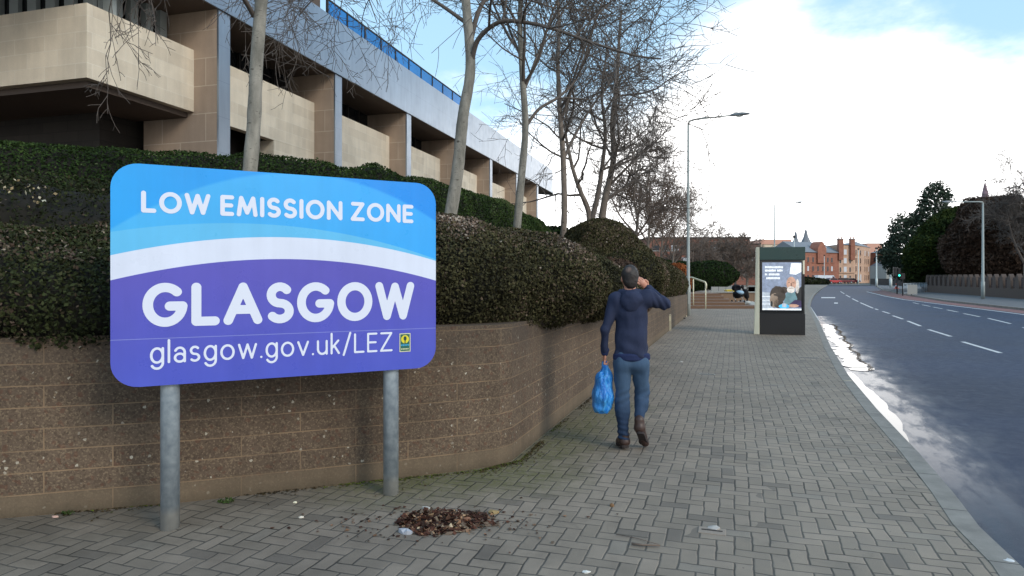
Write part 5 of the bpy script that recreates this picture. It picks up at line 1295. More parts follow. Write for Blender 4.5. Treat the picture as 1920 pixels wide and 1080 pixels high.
# hoodie
hoo = [dict(a=add(chest, 0, 0, .05), ra=.115, s=(1.36, .92, 1.30), full=True), dict(a=add(chest, 0, 0, -.02), b=add(waist, 0, 0, 0), ra=.118, rb=.112, s=(1.34, .92, 1), full=True),
       dict(a=waist, b=add(hip, 0, 0, .03), ra=.112, rb=.120, s=(1.42, .93, 1), full=True),
       dict(a=add(shL, .02, 0, .0), b=add(shR, -.02, 0, .0), ra=.068, s=(1, 1.15, 1), full=True, k=.05), dict(a=add(neck, 0, 0, -.02), ra=.064, s=(1.2, 1, .8), full=True, k=.04),
       dict(a=shL, b=elL, ra=.067, rb=.054, k=.04), dict(a=elL, b=add(wrL, 0, 0, -.004), ra=.054, rb=.038, k=.03),
       dict(a=shR, b=elR, ra=.078, rb=.066, k=.05), dict(a=elR, b=add(wrR, .012, -.008, -.008), ra=.064, rb=.044, k=.03)]
cutz = Q(1184, 668)[2]
hoo += [dict(a=add(hip, 0, 0, -.185), ra=.16, s=(3.0, 2.0, 1.0), full=True, sub=True), dict(a=add(hd, 0, 0.01, -.03), ra=.070, s=(1, 1.15, 1.1), full=True, sub=True)]
def wfold(P):
    r = wr(70, .019, 6.5, .5)(P)
    side = np.clip((P[..., 2] - cutz), 0, .3); r = r + .006 * np.sin(P[..., 2] * 46 + 3 * P[..., 0] * 9) * np.exp(-side * 9)
    return r + .004 * np.sin((P[..., 0] * 1.6 + P[..., 2]) * 58) * (P[..., 0] > shR[0] + .03)
V, F_ = surf(hoo, .0075, .03, .035, wfold); ho = link('hoodie', npmesh('hoodie', V, F_, M_hood, True), person)
# hood lying on the back, with its rolled rim round the neck, and rib hem
hd2 = [dict(a=add(neck, -.082, .0, -.02), b=add(neck, 0, -.08, -.055), ra=.036, rb=.050, k=.03), dict(a=add(neck, .082, .0, -.02), b=add(neck, 0, -.08, -.055), ra=.036, rb=.050, k=.03),
       dict(a=add(neck, 0, -.085, -.085), ra=.08, s=(1.35, .70, 1.0), full=True, k=.03), dict(a=add(neck, 0, -.085, -.155), ra=.052, s=(1.2, .62, 1), full=True, k=.04),
       dict(a=add(neck, -.07, .05, -.02), b=add(neck, .07, .05, -.02), ra=.028, k=.03), dict(a=add(neck, 0, -.045, .035), ra=.05, s=(1.1, .8, .8), full=True, sub=True)]
V, F_ = surf(hd2, .006, .03, .03, wr(80, .006, 14)); link('hood', npmesh('hood', V, F_, M_hood, True), ho)
M_rib = fabric('navy_ribbing', S(40, 50, 84))
V, F_ = surf([dict(a=add(hip, 0, 0, -.022), b=add(hip, 0, 0, .018), ra=.122, s=(1.46, .98, .25), full=True)], .007, .03, .01, wr(81, .005, 9)); link('hem', npmesh('hem', V, F_, M_rib, True), ho)
V, F_ = surf([dict(a=add(wrL, 0, -.004, .024), b=add(wrL, 0, 0, .0), ra=.042, rb=.036)], .005, .03, .01); link('cuff', npmesh('cuff', V, F_, M_rib, True), ho)
# jeans
pan = [dict(a=add(hip, 0, 0, .02), b=add(hip, 0, 0, -.06), ra=.108, rb=.114, s=(1.30, .92, .8), full=True, k=.05), dict(a=add(hipL, .008, -.015, .01), ra=.090, k=.06), dict(a=add(hipR, -.008, -.015, .01), ra=.090, k=.06),
       dict(a=hipL, b=knL, ra=.090, rb=.062, k=.03), dict(a=knL, b=add(anL, 0, 0, .02), ra=.066, rb=.047, k=.03), dict(a=add(knL, .0, -.02, -.1), ra=.062, s=(1, 1, 1.5), full=True, k=.03),
       dict(a=hipR, b=knR, ra=.088, rb=.062, k=.03), dict(a=knR, b=add(anR, 0, 0, .02), ra=.066, rb=.048, k=.03), dict(a=add(knR, -.004, -.04, -.08), ra=.058, s=(1, 1, 1.4), full=True, k=.03)]
def jfold(P):
    low = np.exp(-np.clip(P[..., 2] - .12, 0, 9) * 9); kn = np.exp(-((P[..., 2] - knR[2]) / .09) ** 2)
    return wr(90, .012, 9, .6)(P) + .007 * np.sin(P[..., 2] * 125 + P[..., 0] * 22) * low + .004 * np.sin(P[..., 2] * 85 - P[..., 0] * 40) * kn
V, F_ = surf(pan, .0072, .03, .03, jfold); je = link('jeans', npmesh('jeans', V, F_, M_jean, True), person)
# boots
def boot(an, toe, pitch, label):
    pr_ = [dict(a=add(an, 0, 0, .045), b=add(an, 0, .0, -.02), ra=.046, rb=.044, k=.02), dict(a=add(an, 0, -.012, -.03), ra=.040, k=.02),
           dict(a=add(an, 0, .0, -.03), b=toe, ra=.044, rb=.036, s=(1.05, 1, 1), full=True, k=.03)]
    V, F_ = surf(pr_, .005, .03, .02, wr(95, .003, 16)); b = link('boot', npmesh('boot', V, F_, M_boot, True), person)
    d = Vector(toe) - Vector(add(an, 0, -.02, -.05)); mb = MB(); prs = []
    heel = Vector(add(an, 0, -.055, -.052)); tip = Vector(toe) + Vector((0, .035, -.012)); dr = (tip - heel); 
    up = Vector((0, 0, 1)); sd = dr.cross(up).normalized(); nrm = sd.cross(dr).normalized()
    out = [(0, .018), (.03, .034), (.25, .036), (.5, .036), (.75, .046), (.92, .036), (1, .014)]
    top = [heel + dr * a + sd * w for a, w in out] + [heel + dr * a - sd * w for a, w in out[::-1]]
    n_ = len(top); bot = [q - nrm * .024 for q in top]
    mb.add(bot + top, [tuple(range(n_))[::-1], tuple(range(n_, 2 * n_))] + [(i, (i + 1) % n_, n_ + (i + 1) % n_, n_ + i) for i in range(n_)]); mb.build('sole', M_sole, b, bevel=.004)
boot(add(anL, 0, 0, .0), toeL, 0, ''); boot(anR, toeR, 0, '')
# lift the left foot so it stands on the paving
# ---- carrier bag held in the left hand
M_bag = None
def bag_fn(t, p):
    P = t.pos(); n = t.noise(t.vm('MULTIPLY', P, (1, 1, .35)), 22, 5, .6, dist=1.2)
    c = t.mix(t.mr(n, .38, .66), S(14, 112, 200), S(84, 172, 236))
    return {'Base Color': c, 'Roughness': .32, 'Normal': t.bump(n, .9, .02)}
M_bag = mat('blue_plastic_film', fn=bag_fn, spec=.6); M_bag.node_tree.nodes['Principled BSDF'].inputs['Transmission Weight'].default_value = .0
b0 = Q(1134, 684, .07); b1 = Q(1133, 708, .07); b2 = Q(1131.5, 742, .07); b3 = Q(1130.5, 762, .07)
bg_ = [dict(a=add(b0, .0, 0, .0), b=b1, ra=.030, rb=.078, s=(.95, 1.2, 1), full=True), dict(a=b1, b=b2, ra=.078, rb=.094, s=(.95, 1.4, 1), full=True), dict(a=b2, b=b3, ra=.094, rb=.084, s=(1.0, 1.4, 1), full=True),
       dict(a=add(b3, -.055, 0, .0), ra=.035, s=(1, 2, 1), full=True), dict(a=add(b3, .045, .0, -.01), ra=.035, s=(1, 2, 1), full=True)]
def bfold(P): return .018 * vnoise(P * np.array([1, 1, .22]), 15, 3) + .009 * vnoise(P * np.array([1, 1, .3]), 32, 4)
V, F_ = surf(bg_, .006, .05, .03, bfold)
V[:, 2] = np.where(V[:, 2] < b3[2] - .055, b3[2] - .055 + (V[:, 2] - b3[2] + .055) * .25, V[:, 2])
bag = empty('carrier_bag', (b3[0], b3[1], b3[2] - .08), 'crumpled blue plastic carrier bag hanging from the walking man\'s left hand', 'bag')
link('bag_body', npmesh('bag_body', V, F_, M_bag, True), bag)
for oy in (-.02, .02):
    mb = MB(); top = add(haL, .006, oy * .4, -.040); pts = smooth_path([add(b0, -.022, oy, -.02), add(b0, -.016, oy * .8, .03), top, add(b0, .020, oy * .8, .03), add(b0, .024, oy, -.02)], 4)
    mb.tube([tuple(q) for q in pts], .0075, 6); mb.build('handle', M_bag, bag)

# ---------------------------------------------------------------- far away: person with a pushchair
def stroller():
    Y = 40.7; x0 = (1384 - 960) / F * Y; root = empty('pushchair', (x0, Y, 0), 'dark pushchair with pale blue cover and raised hood on the far footpath', 'pushchair')
    Mb = fabric('black_fabric', S(28, 28, 34)); Mp = fabric('pale_blue_cover', S(150, 176, 196))
    V, F_ = surf([E(x0 - .05, Y, .62, .26, .36, .20), E(x0 - .02, Y + .1, .48, .24, .34, .14)], .03, .1, .05); link('seat', npmesh('seat', V, F_, Mb, True), root)
    V, F_ = surf([E(x0 + .05, Y - .12, .70, .25, .30, .14)], .03, .1, .05); link('cover', npmesh('cover', V, F_, Mp, True), root)
    V, F_ = surf([E(x0 - .02, Y + .25, .98, .28, .30, .22), dict(a=(x0, Y - .1, .88), ra=.26, sub=True)], .03, .1, .03); link('hood', npmesh('hood', V, F_, Mb, True), root)
    mb = MB(); 
    for sx in (-.26, .26):
        for sy in (-.35, .35):
            w = MB(); w.tube([(x0 + sx - .02, Y + sy, .12), (x0 + sx + .02, Y + sy, .12)], .12, 14, smooth=False); wo = w.build('wheel', Mb, root)
            h = MB(); h.tube([(x0 + sx - .024, Y + sy, .12), (x0 + sx + .024, Y + sy, .12)], .05, 8); h.build('hub', M_galv, wo)
        f = MB(); f.tube([(x0 + sx * .9, Y - .35, .13), (x0 + sx * .9, Y + .1, .5), (x0 + sx * .9, Y + .55, 1.02), (x0 + sx * .7, Y + .62, 1.04)], .015, 6); f.build('frame', M_galv, root)
    h = MB(); h.tube([(x0 - .2, Y + .62, 1.04), (x0 + .2, Y + .62, 1.04)], .02, 6); h.build('handlebar', Mb, root)
stroller()
def far_person():
    Y = 40.9; x = (1397 - 960) / F * Y; z = lambda py: EYE + (HOR - py) / F * Y
    Mb = fabric('black_coat', S(26, 26, 30)); pr_ = [dict(a=(x - .16, Y, z(538)), ra=.095, s=(.9, 1.05, 1.2), full=True), dict(a=(x - .12, Y, z(542)), b=(x + .02, Y, z(546)), ra=.06, rb=.07),
        dict(a=(x + .02, Y, z(547)), b=(x + .10, Y, z(556)), ra=.17, rb=.15, s=(1, 1.1, 1), full=True), dict(a=(x + .0, Y - .14, z(546)), b=(x - .12, Y - .2, z(554)), ra=.05, rb=.04), dict(a=(x - .12, Y - .2, z(554)), b=(x - .26, Y - .15, z(556)), ra=.04, rb=.03), dict(a=(x - .26, Y - .15, z(556)), ra=.045, s=(1, .5, .8), full=True),
        dict(a=(x, Y + .16, z(546)), b=(x - .12, Y + .2, z(554)), ra=.05, rb=.04), dict(a=(x + .09, Y - .09, z(557)), b=(x + .10, Y - .1, .4), ra=.085, rb=.06), dict(a=(x + .10, Y - .1, .4), b=(x + .09, Y - .1, .06), ra=.055, rb=.04), dict(a=(x + .09, Y - .1, .05), b=(x + .02, Y - .14, .04), ra=.045, rb=.035),
        dict(a=(x + .1, Y + .09, z(557)), b=(x + .16, Y + .1, .4), ra=.085, rb=.06), dict(a=(x + .16, Y + .1, .4), b=(x + .18, Y + .1, .06), ra=.055, rb=.04), dict(a=(x + .18, Y + .1, .05), b=(x + .1, Y + .08, .04), ra=.045, rb=.035)]
    V, F_ = surf(pr_, .02, .1, .04); o = link('person', npmesh('person', V, F_, Mb, True)); recentre(o, (x, Y, 0)); tag(o, 'distant figure in black bending over the pushchair', 'person')
    V, F_ = surf([dict(a=(x - .155, Y, z(537.5)), ra=.105, s=(.9, 1.05, 1.15), full=True), dict(a=(x - .27, Y - .02, z(538.5)), ra=.08, sub=True)], .018, .1, .02); link('hair', npmesh('hair', V, F_, mat('dark_hair', S(30, 24, 22), .7), True), o)
far_person()
# ---------------------------------------------------------------- steps, walls and planting beyond the wall
M_brick = mat('red_brown_brick', fn=stone_fn(S(142, 88, 72), S(126, 78, 64), S(140, 112, 98), .9, .3, .03))
M_sand = mat('red_sandstone', fn=stone_fn(S(160, 106, 86), S(146, 94, 76), S(132, 88, 72), 1.2, .45, .02))
M_sand2 = mat('sunny_sandstone', fn=stone_fn(S(196, 162, 138), S(184, 150, 128), S(166, 134, 114), 1.2, .45, .02))  # sunlight on the lit sandstone faces is put into this paler colour
M_slate = var(S(122, 126, 132), .15, .4, .7, .3, .02, 6, name='slate_roof')
M_win = mat('far_window_glass', (.03, .035, .042), .1); M_winl = mat('pale_window', S(196, 200, 206), .3)
M_step = var(S(112, 86, 68), .25, 1.5, .9, .3, .01, 20, name='brown_brick_steps'); M_grey = var(S(150, 150, 146), .15, .8, .8, .2, .01, 12, name='grey_concrete')
M_rock = var(S(176, 172, 164), .2, 3, .8, .6, .03, 9, name='pale_stones'); M_bwall = var(S(128, 104, 84), .2, 1.2, .85, .3, .01, 20, name='brown_block_wall')
def Pp(px, Y): return (px - 960) / F * Y
root = empty('steps', (10.5, 36, 0), 'shallow brown brick steps rising to the left beyond the end of the wall', 'steps')
for i in range(5):
    y0 = 34.8 + i * 1.35; xr = [13.0, 12.6, 12.2, 12.3, 12.6][i]; mb = MB(); mb.prism([(4.0, y0), (xr, y0 - .1), (xr + .5, y0 + 1.6 if i < 4 else y0 + 5), (4.0, y0 + 1.6 if i < 4 else y0 + 5)], -.01, .13 * (i + 1) - i * .001); mb.build('step', M_step, root)
rg = np.random.default_rng(6)
for i in range(9):
    y = 36.2 + i * .72; x = 13.55 + .12 * i + rg.normal() * .1; V, Fq = surf([E(x, y, .06, .22 + .1 * rg.random(), .2, .12)], .035, .1, .02, lambda P: .04 * vnoise(P, 5, 10 + i))
    o = link('stone', npmesh('stone', V, Fq, M_rock, True)); recentre(o, (x, y, 0)); tag(o, 'pale rounded stone in the line edging the brown steps', 'stone', 'pale stones edging the steps')
mb = MB(); mb.box(Pp(1318, 43.5), Pp(1424, 43.5), 43.5, 43.8, -.01, .62); root = empty('low_wall', (14, 43.6, 0), 'low brown wall with grey coping behind the pushchair', 'wall'); mb.build('wall', M_bwall, root)
mb = MB(); mb.box(Pp(1316, 43.5), Pp(1425, 43.5), 43.44, 43.86, .623, .70); mb.build('coping', M_grey, root)
root = empty('parapet', (18, 60, 0), 'pale grey panelled parapet beyond the low brown wall', 'wall')
for i in range(7):
    x0 = Pp(1334, 60) + i * .66; mb = MB(); mb.box(x0, x0 + .62, 60, 60.12, .0, .78); mb.build('panel', M_grey, root)
mb = MB(); mb.box(Pp(1400, 60), Pp(1424, 60), 60, 60.12, .0, .8); mb.build('panel', M_grey, root)
# yellow grit bin
def gritbin():
    Y = 45.2; x = Pp(1371.5, Y); m = mat('yellow_plastic', S(206, 182, 60), .5); root = empty('grit_bin', (x, Y, .0), 'yellow grit bin standing behind the low brown wall', 'bin')
    mb = MB(); mb.hexa([(x - .28, Y, .0), (x + .28, Y, .0), (x + .28, Y + .4, .0), (x - .28, Y + .4, .0), (x - .34, Y - .05, .72), (x + .34, Y - .05, .72), (x + .34, Y + .45, .72), (x - .34, Y + .45, .72)]); mb.build('bin_body', m, root, bevel=.02)
    mb = MB(); mb.prism([(x - .36, Y - .07), (x + .36, Y - .07), (x + .36, Y + .47), (x - .36, Y + .47)], .722, .80); mb.build('lid', m, root, bevel=.02)
gritbin()
# handrail
root = empty('handrail', (Pp(1323, 33), 33, 0), 'cream handrail sloping down towards the brown steps behind the lamp post', 'handrail'); m = mat('cream_rail', S(226, 220, 190), .4)
mb = MB(); mb.tube([PT(1286, 519, 36), PT(1298, 520.5, 35), PT(1322, 529, 33), PT(1324, 533, 33), PT(1324, 541, 33)], .045, 8); mb.build('rail', m, root)
for px, py, Y in ((1300, 521, 35), (1323, 531, 33)): q = PT(px, py, Y); mb = MB(); mb.tube([(q[0], q[1], .05), (q[0], q[1], q[2] - .02)], .03, 6); mb.build('post', m, root)

# ---------------------------------------------------------------- far buildings
class Bl:
    """a building face frame: origin px at distance Y, direction in plan"""
    def __init__(s, name, label, cat='building', loc=(0, 0, 0)): s.root = empty(name, loc, label, cat)
    def face(s, a, b):
        s.a = Vector((a[0], a[1], 0)); d = Vector((b[0] - a[0], b[1] - a[1], 0)); s.L = d.length; s.u = d.normalized(); s.n = Vector((s.u.y, -s.u.x, 0))
        if s.n.y > 0 and abs(s.n.y) > abs(s.n.x): s.n = -s.n
    def p(s, u, o, z): q = s.a + s.u * u + s.n * o; return (q.x, q.y, z)
    def slab(s, mb, u0, u1, o0, o1, z0, z1):
        pts = [s.p(u0, o1, 0), s.p(u1, o1, 0), s.p(u1, o0, 0), s.p(u0, o0, 0)]; return mb.prism([q[:2] for q in pts], z0, z1)
    def windows(s, cols, rows, w, h, m=None, parent=None, frame=None, skip=0, seed=0, lights=.15):
        rg = np.random.default_rng(seed)
        for c in cols:
            for r in rows:
                if rg.random() < skip: continue
                mb = MB(); s.slab(mb, c - w / 2, c + w / 2, -.02, .03, r, r + h); wo = mb.build('window', M_winl if rg.random() < lights else M_win, s.root)
                if frame: f = MB(); s.slab(f, c - w / 2 - .15, c + w / 2 + .15, .0, .14, r - .25, r - .02); f.build('sill', frame, wo)
# red brick office, left
b = Bl('brick_building', 'long dark red brick building behind the bare trees left of the kiosk', loc=(42, 140, 0)); Y = 140
b.face((Pp(1215, Y), Y), (Pp(1405, Y), Y)); mb = MB(); b.slab(mb, 0, b.L, -14, 0, -.1, EYE + 73 / F * Y); mb.build('wall', M_brick, b.root)
mb = MB(); b.slab(mb, -.3, b.L + .3, -14.3, .3, EYE + 73 / F * Y + .003, EYE + 75.5 / F * Y); mb.build('roof', M_dark, b.root)
for r in range(3):
    z = 2.2 + r * 2.55
    for c in range(10):
        mb = MB(); u0 = .8 + c * 2.05; b.slab(mb, u0, u0 + 1.55, -.02, .04, z, z + 1.05); wo = mb.build('window', M_win if (c + r) % 4 else M_winl, b.root)
        f = MB(); b.slab(f, u0 - .1, u0 + 1.65, 0, .12, z - .22, z - .02); f.build('sill', M_grey, wo)
b = Bl('brick_building', 'lower plain red brick block joining the long brick building, just left of the kiosk', loc=(50, 141, 0)); Y = 141
b.face((Pp(1405.5, Y), Y + 1), (Pp(1428, Y), Y + 1)); mb = MB(); b.slab(mb, 0, b.L, -10, 0, -.1, EYE + 62 / F * Y); mb.build('wall', M_brick, b.root); b.windows([1.0], [2.5, 5], .8, 1.0)
mb = MB(); b.slab(mb, -.0, b.L + .2, -10, .2, EYE + 62 / F * Y + .003, EYE + 64 / F * Y); mb.build('roof', M_dark, b.root)
# orange block above kiosk
M_orange = var(S(208, 158, 138), .06, .2, .8, name='orange_brick')
b = Bl('brick_building', 'flat orange roofed block showing just above the kiosk', loc=(100, 262, 0)); Y = 262
b.face((Pp(1427, Y), Y), (Pp(1482, Y), Y)); mb = MB(); b.slab(mb, 0, b.L, -12, 0, -.1, EYE + 62 / F * Y); mb.build('wall', mat('cream_wall', S(216, 200, 176), .8), b.root); mb = MB(); b.slab(mb, -.3, b.L + .3, -12.3, .3, EYE + 62 / F * Y + .01, EYE + 71 / F * Y); mb.build('roof', M_orange, b.root); b.windows([3, 6, 9], [6, 9], 1.2, 1.6)
b = Bl('brick_building', 'plain orange brick box rising behind the sandstone tenement', loc=(163, 300, 0)); Y = 300
b.face((Pp(1626, Y), Y), (Pp(1656, Y), Y)); mb = MB(); b.slab(mb, 0, b.L, -10, 0, -.1, EYE + 63 / F * Y); mb.build('wall', M_orange, b.root); mb = MB(); b.slab(mb, .2, b.L - .2, -9, -.2, EYE + 63 / F * Y + .01, EYE + 64 / F * Y); mb.build('roof', M_dark, b.root)
# building with witch-hat roofs
b = Bl('turreted_building', 'stone building with two pointed grey turret roofs rising behind the tenement', loc=(104, 245, 0)); Y = 245
b.face((Pp(1478, Y), Y), (Pp(1560, Y), Y)); mb = MB(); b.slab(mb, 0, b.L, -12, 0, -.1, EYE + 53 / F * Y); mb.build('wall', M_sand, b.root)
mb = MB(); b.slab(mb, 5.0, 11.5, -8, .4, EYE + 53 / F * Y, EYE + 61 / F * Y); mb.build('upper_storey', M_sand2, b.root)
def turret(px, tip, wpx, basey, Yt):
    x = Pp(px, Yt); z1 = EYE + (HOR - tip) / F * Yt; z0 = EYE + (HOR - basey) / F * Yt; r = wpx / 2 / F * Yt; mb = MB(); h = z1 - z0
    mb.tube([(x, Yt, z0), (x, Yt, z0 + h * .15), (x, Yt, z0 + h * .5), (x, Yt, z0 + h * .85), (x, Yt, z1)], [r, r * .82, r * .42, r * .26, r * .16], 8, smooth=False); t_ = mb.build('turret_roof', M_slate, b.root)
    f = MB(); f.tube([(x, Yt, z1 - .1), (x, Yt, z1 + .6)], .08, 5); f.build('finial', M_dark, t_)
    w = MB(); w.tube([(x, Yt, 6), (x, Yt, z0 - .002)], r * .92, 8, smooth=False); w.build('turret', M_sand, b.root)
turret(1492, 435, 19, 462, 243); turret(1511, 431, 20, 455, 243)
b.windows([13, 15.4], [9.6], .9, 1.3)
# sandstone tenement with corner
b = Bl('tenement', 'four storey red sandstone tenement with slate roof and chimneys where the road ends', loc=(95, 195, 0)); Y = 195
zE = EYE + 45 / F * Y; zR = EYE + 66 / F * Y
A = (Pp(1500, 185), 185); B_ = (Pp(1573, 192), 192); C_ = (Pp(1602, 194), 194); D_ = (Pp(1619, 202), 202)
D2 = (Pp(1632, 212), 212)
foot = [A, B_, C_, D_, D2, (D2[0] - 6, D2[1] + 12), (A[0] - 2, A[1] + 16)]
mb = MB(); mb.prism([A, B_, (B_[0] - 1, B_[1] + 12), (A[0] - 1, A[1] + 12)], -.1, zE); mb.build('wall', M_sand, b.root)
z2 = EYE + 60 / F * Y; mb = MB(); mb.prism([(B_[0] + .01, B_[1]), C_, D_, D2, (D2[0] - 6, D2[1] + 10), (B_[0] + .0, B_[1] + 12)], -.1, z2); mb.build('wall', M_sand2, b.root)
# slate roof over the long wing
def roofpr(nm, a, c, depth, z0, z1, m, par_):
    a = Vector(a); c = Vector(c); u = (c - a).normalized(); n = Vector((-u.y, u.x)) if u.x > 0 else Vector((u.y, -u.x)); e = n * depth; h = n * depth / 2
    mb = MB(); mb.add([(*(a - n * .4), z0), (*(c - n * .4), z0), (*(c + e), z0), (*(a + e), z0), (*(a + h), z1), (*(c + h), z1)], [(0, 1, 5, 4), (2, 3, 4, 5), (3, 0, 4), (1, 2, 5), (3, 2, 1, 0)]); return mb.build(nm, m, par_)
rf = roofpr('roof', A, B_, 12, zE + .01, zR, M_slate, b.root)
mb = MB(); mb.add([(B_[0], B_[1] - .2, z2 + .01), (C_[0] + .2, C_[1] - .2, z2 + .01), (D_[0] + .2, D_[1], z2 + .01), (D2[0] + .2, D2[1], z2 + .01), (D2[0] - 6, D2[1] + 10, z2 + .01), (B_[0], B_[1] + 12, z2 + .01), (Pp(1606, 204), 204, zR + .6)], [(i, (i + 1) % 6, 6) for i in range(6)] + [(5, 4, 3, 2, 1, 0)]); mb.build('roof', M_slate, b.root)
def chim(px, ytop, Yc, w=1.5):
    x = Pp(px, Yc); mb = MB(); zt = EYE + (HOR - ytop) / F * Yc; mb.box(x - w / 2, x + w / 2, Yc - .6, Yc + .6, zE - 2, zt); c = mb.build('chimney', M_sand, rf); m2 = MB(); m2.box(x - w / 2 - .12, x + w / 2 + .12, Yc - .72, Yc + .72, zt + .003, zt + .25); m2.build('chimney_cap', M_grey, c)
    for q in (-.4, .4): m3 = MB(); m3.tube([(x + q, Yc, zt + .25), (x + q, Yc, zt + .85)], .16, 6); m3.build('chimney_pot', M_orange, c)
chim(1575.5, 449, 192, 1.3); chim(1597.5, 449, 193.3, 1.2)
# crow gables along the wing
uA = (Vector(B_) - Vector(A)).normalized(); nA = Vector((uA.y, -uA.x))
for px, wd in ((1538, 3.4),):
    t_ = (px - 1500) / 73; c = Vector(A) + (Vector(B_) - Vector(A)) * t_; zt = EYE + 67 / F * 189
    pts = [(-wd / 2, zE - 3), (wd / 2, zE - 3), (wd / 2, zE + 1.2), (wd * .22, zE + 2.6), (0, zt), (-wd * .22, zE + 2.6), (-wd / 2, zE + 1.2)]; mb = MB(); vs = []
    for o_ in (.5, -2.5):
        for u_, z_ in pts: q = c + uA * u_ + nA * o_; vs.append((q.x, q.y, z_))
    mb.add(vs, [tuple(range(7)), tuple(range(13, 6, -1))] + [(i, i + 7, (i + 1) % 7 + 7, (i + 1) % 7) for i in range(7)]); mb.build('gable', M_sand, b.root)
b.face(A, B_); 
b.windows([1.2, 3.2, 5.2, 7.2, 9.2, 11.2, 12.9], [.9, 3.4, 5.9], .62, 1.35, frame=M_sand, seed=1, lights=.1)
mb = MB(); b.slab(mb, 9.2, 10.5, -2.0, .25, zE + .3, zE + 2.0); dm = mb.build('dormer', M_slate, rf); m2 = MB(); b.slab(m2, 9.45, 10.25, .251, .29, zE + .6, zE + 1.7); m2.build('pane', M_winl, dm)
b.face(B_, C_); b.windows([2.35], [.8, 3.2, 5.7, 8.2], 1.05, 1.5, frame=M_sand2, seed=2, lights=.9); b.windows([.55, 4.2], [.8, 3.2, 5.7], .5, 1.3, seed=6, lights=.0)
b.face(C_, D_); b.windows([1.8, 4.4, 7.0], [3.4, 5.8, 8.2], .95, 1.5, frame=M_sand2, seed=3, lights=.1); b.windows([1.6, 4.4, 7.2], [.3], 1.3, 2.2, seed=4, lights=.5)
b.face(D_, D2); b.windows([2.5, 6.0, 9.0], [.8, 3.4, 5.8, 8.2], .95, 1.5, frame=M_sand2, seed=5, lights=.1)
mb = MB(); b.face(B_, C_); b.slab(mb, 0, b.L, 0, .25, 2.85, 3.0); mb.build('cornice', M_sand2, b.root)
# right wing
b = Bl('tenement', 'lower brick and slate building to the right of the tenement, behind the pale poles', loc=(115, 215, 0)); Y = 212
A = (Pp(1633, 214), 214); B_ = (Pp(1682, 205), 205)
mb = MB(); mb.prism([A, B_, (B_[0] + 2, B_[1] + 12), (A[0] + 1, A[1] + 12)], -.1, EYE + 46 / F * Y); mb.build('wall', M_sand, b.root); roofpr('roof', A, B_, 12, EYE + 46 / F * Y + .01, EYE + 55 / F * Y, M_slate, b.root)
b.face(A, B_); b.windows([1.4, 3.2, 5.0, 6.8, 8.6, 10.4], [1.2, 4.0, 6.6], .7, 1.4, seed=8, lights=.2)
b = Bl('stone_building', 'pale grey stone building partly hidden by the left edge of the evergreen trees', loc=(105, 172, 0)); Y = 172
b.face((Pp(1662, Y), Y), (Pp(1722, Y), Y)); mb = MB(); b.slab(mb, 0, b.L, -8, 0, -.1, EYE + 22 / F * Y); mb.build('wall', M_grey, b.root); roofpr('roof', (b.a.x, b.a.y), (b.a.x + b.L, b.a.y), 8, EYE + 22 / F * Y + .01, EYE + 30 / F * Y, M_slate, b.root); b.windows([2, 4.2, 6.4], [1.2], .9, 1.4)
# church spire
def spire():
    Y = 250; x = Pp(1847, Y); root = empty('church_spire', (x, Y, 0), 'thin reddish church spire with a cross rising behind the evergreen trees', 'church')
    mb = MB(); mb.box(x - 3, x + 3, Y - 3, Y + 3, -.1, 24); mb.build('tower', M_sand, root)
    mb = MB(); mb.tube([(x, Y, 24.01), (x, Y, 34), (x, Y, EYE + 178 / F * Y)], [2.2, .9, .12], 8, smooth=False); mb.build('spire', var(S(136, 112, 120), .15, .5, .8, name='spire_stone'), root)
    mb = MB(); z = EYE + 178 / F * Y; mb.tube([(x, Y, z - .1), (x, Y, z + 1.6)], .12, 5); mb.box(x - .5, x + .5, Y - .1, Y + .1, z + .7, z + .95); mb.build('cross', M_dark, root)
spire()

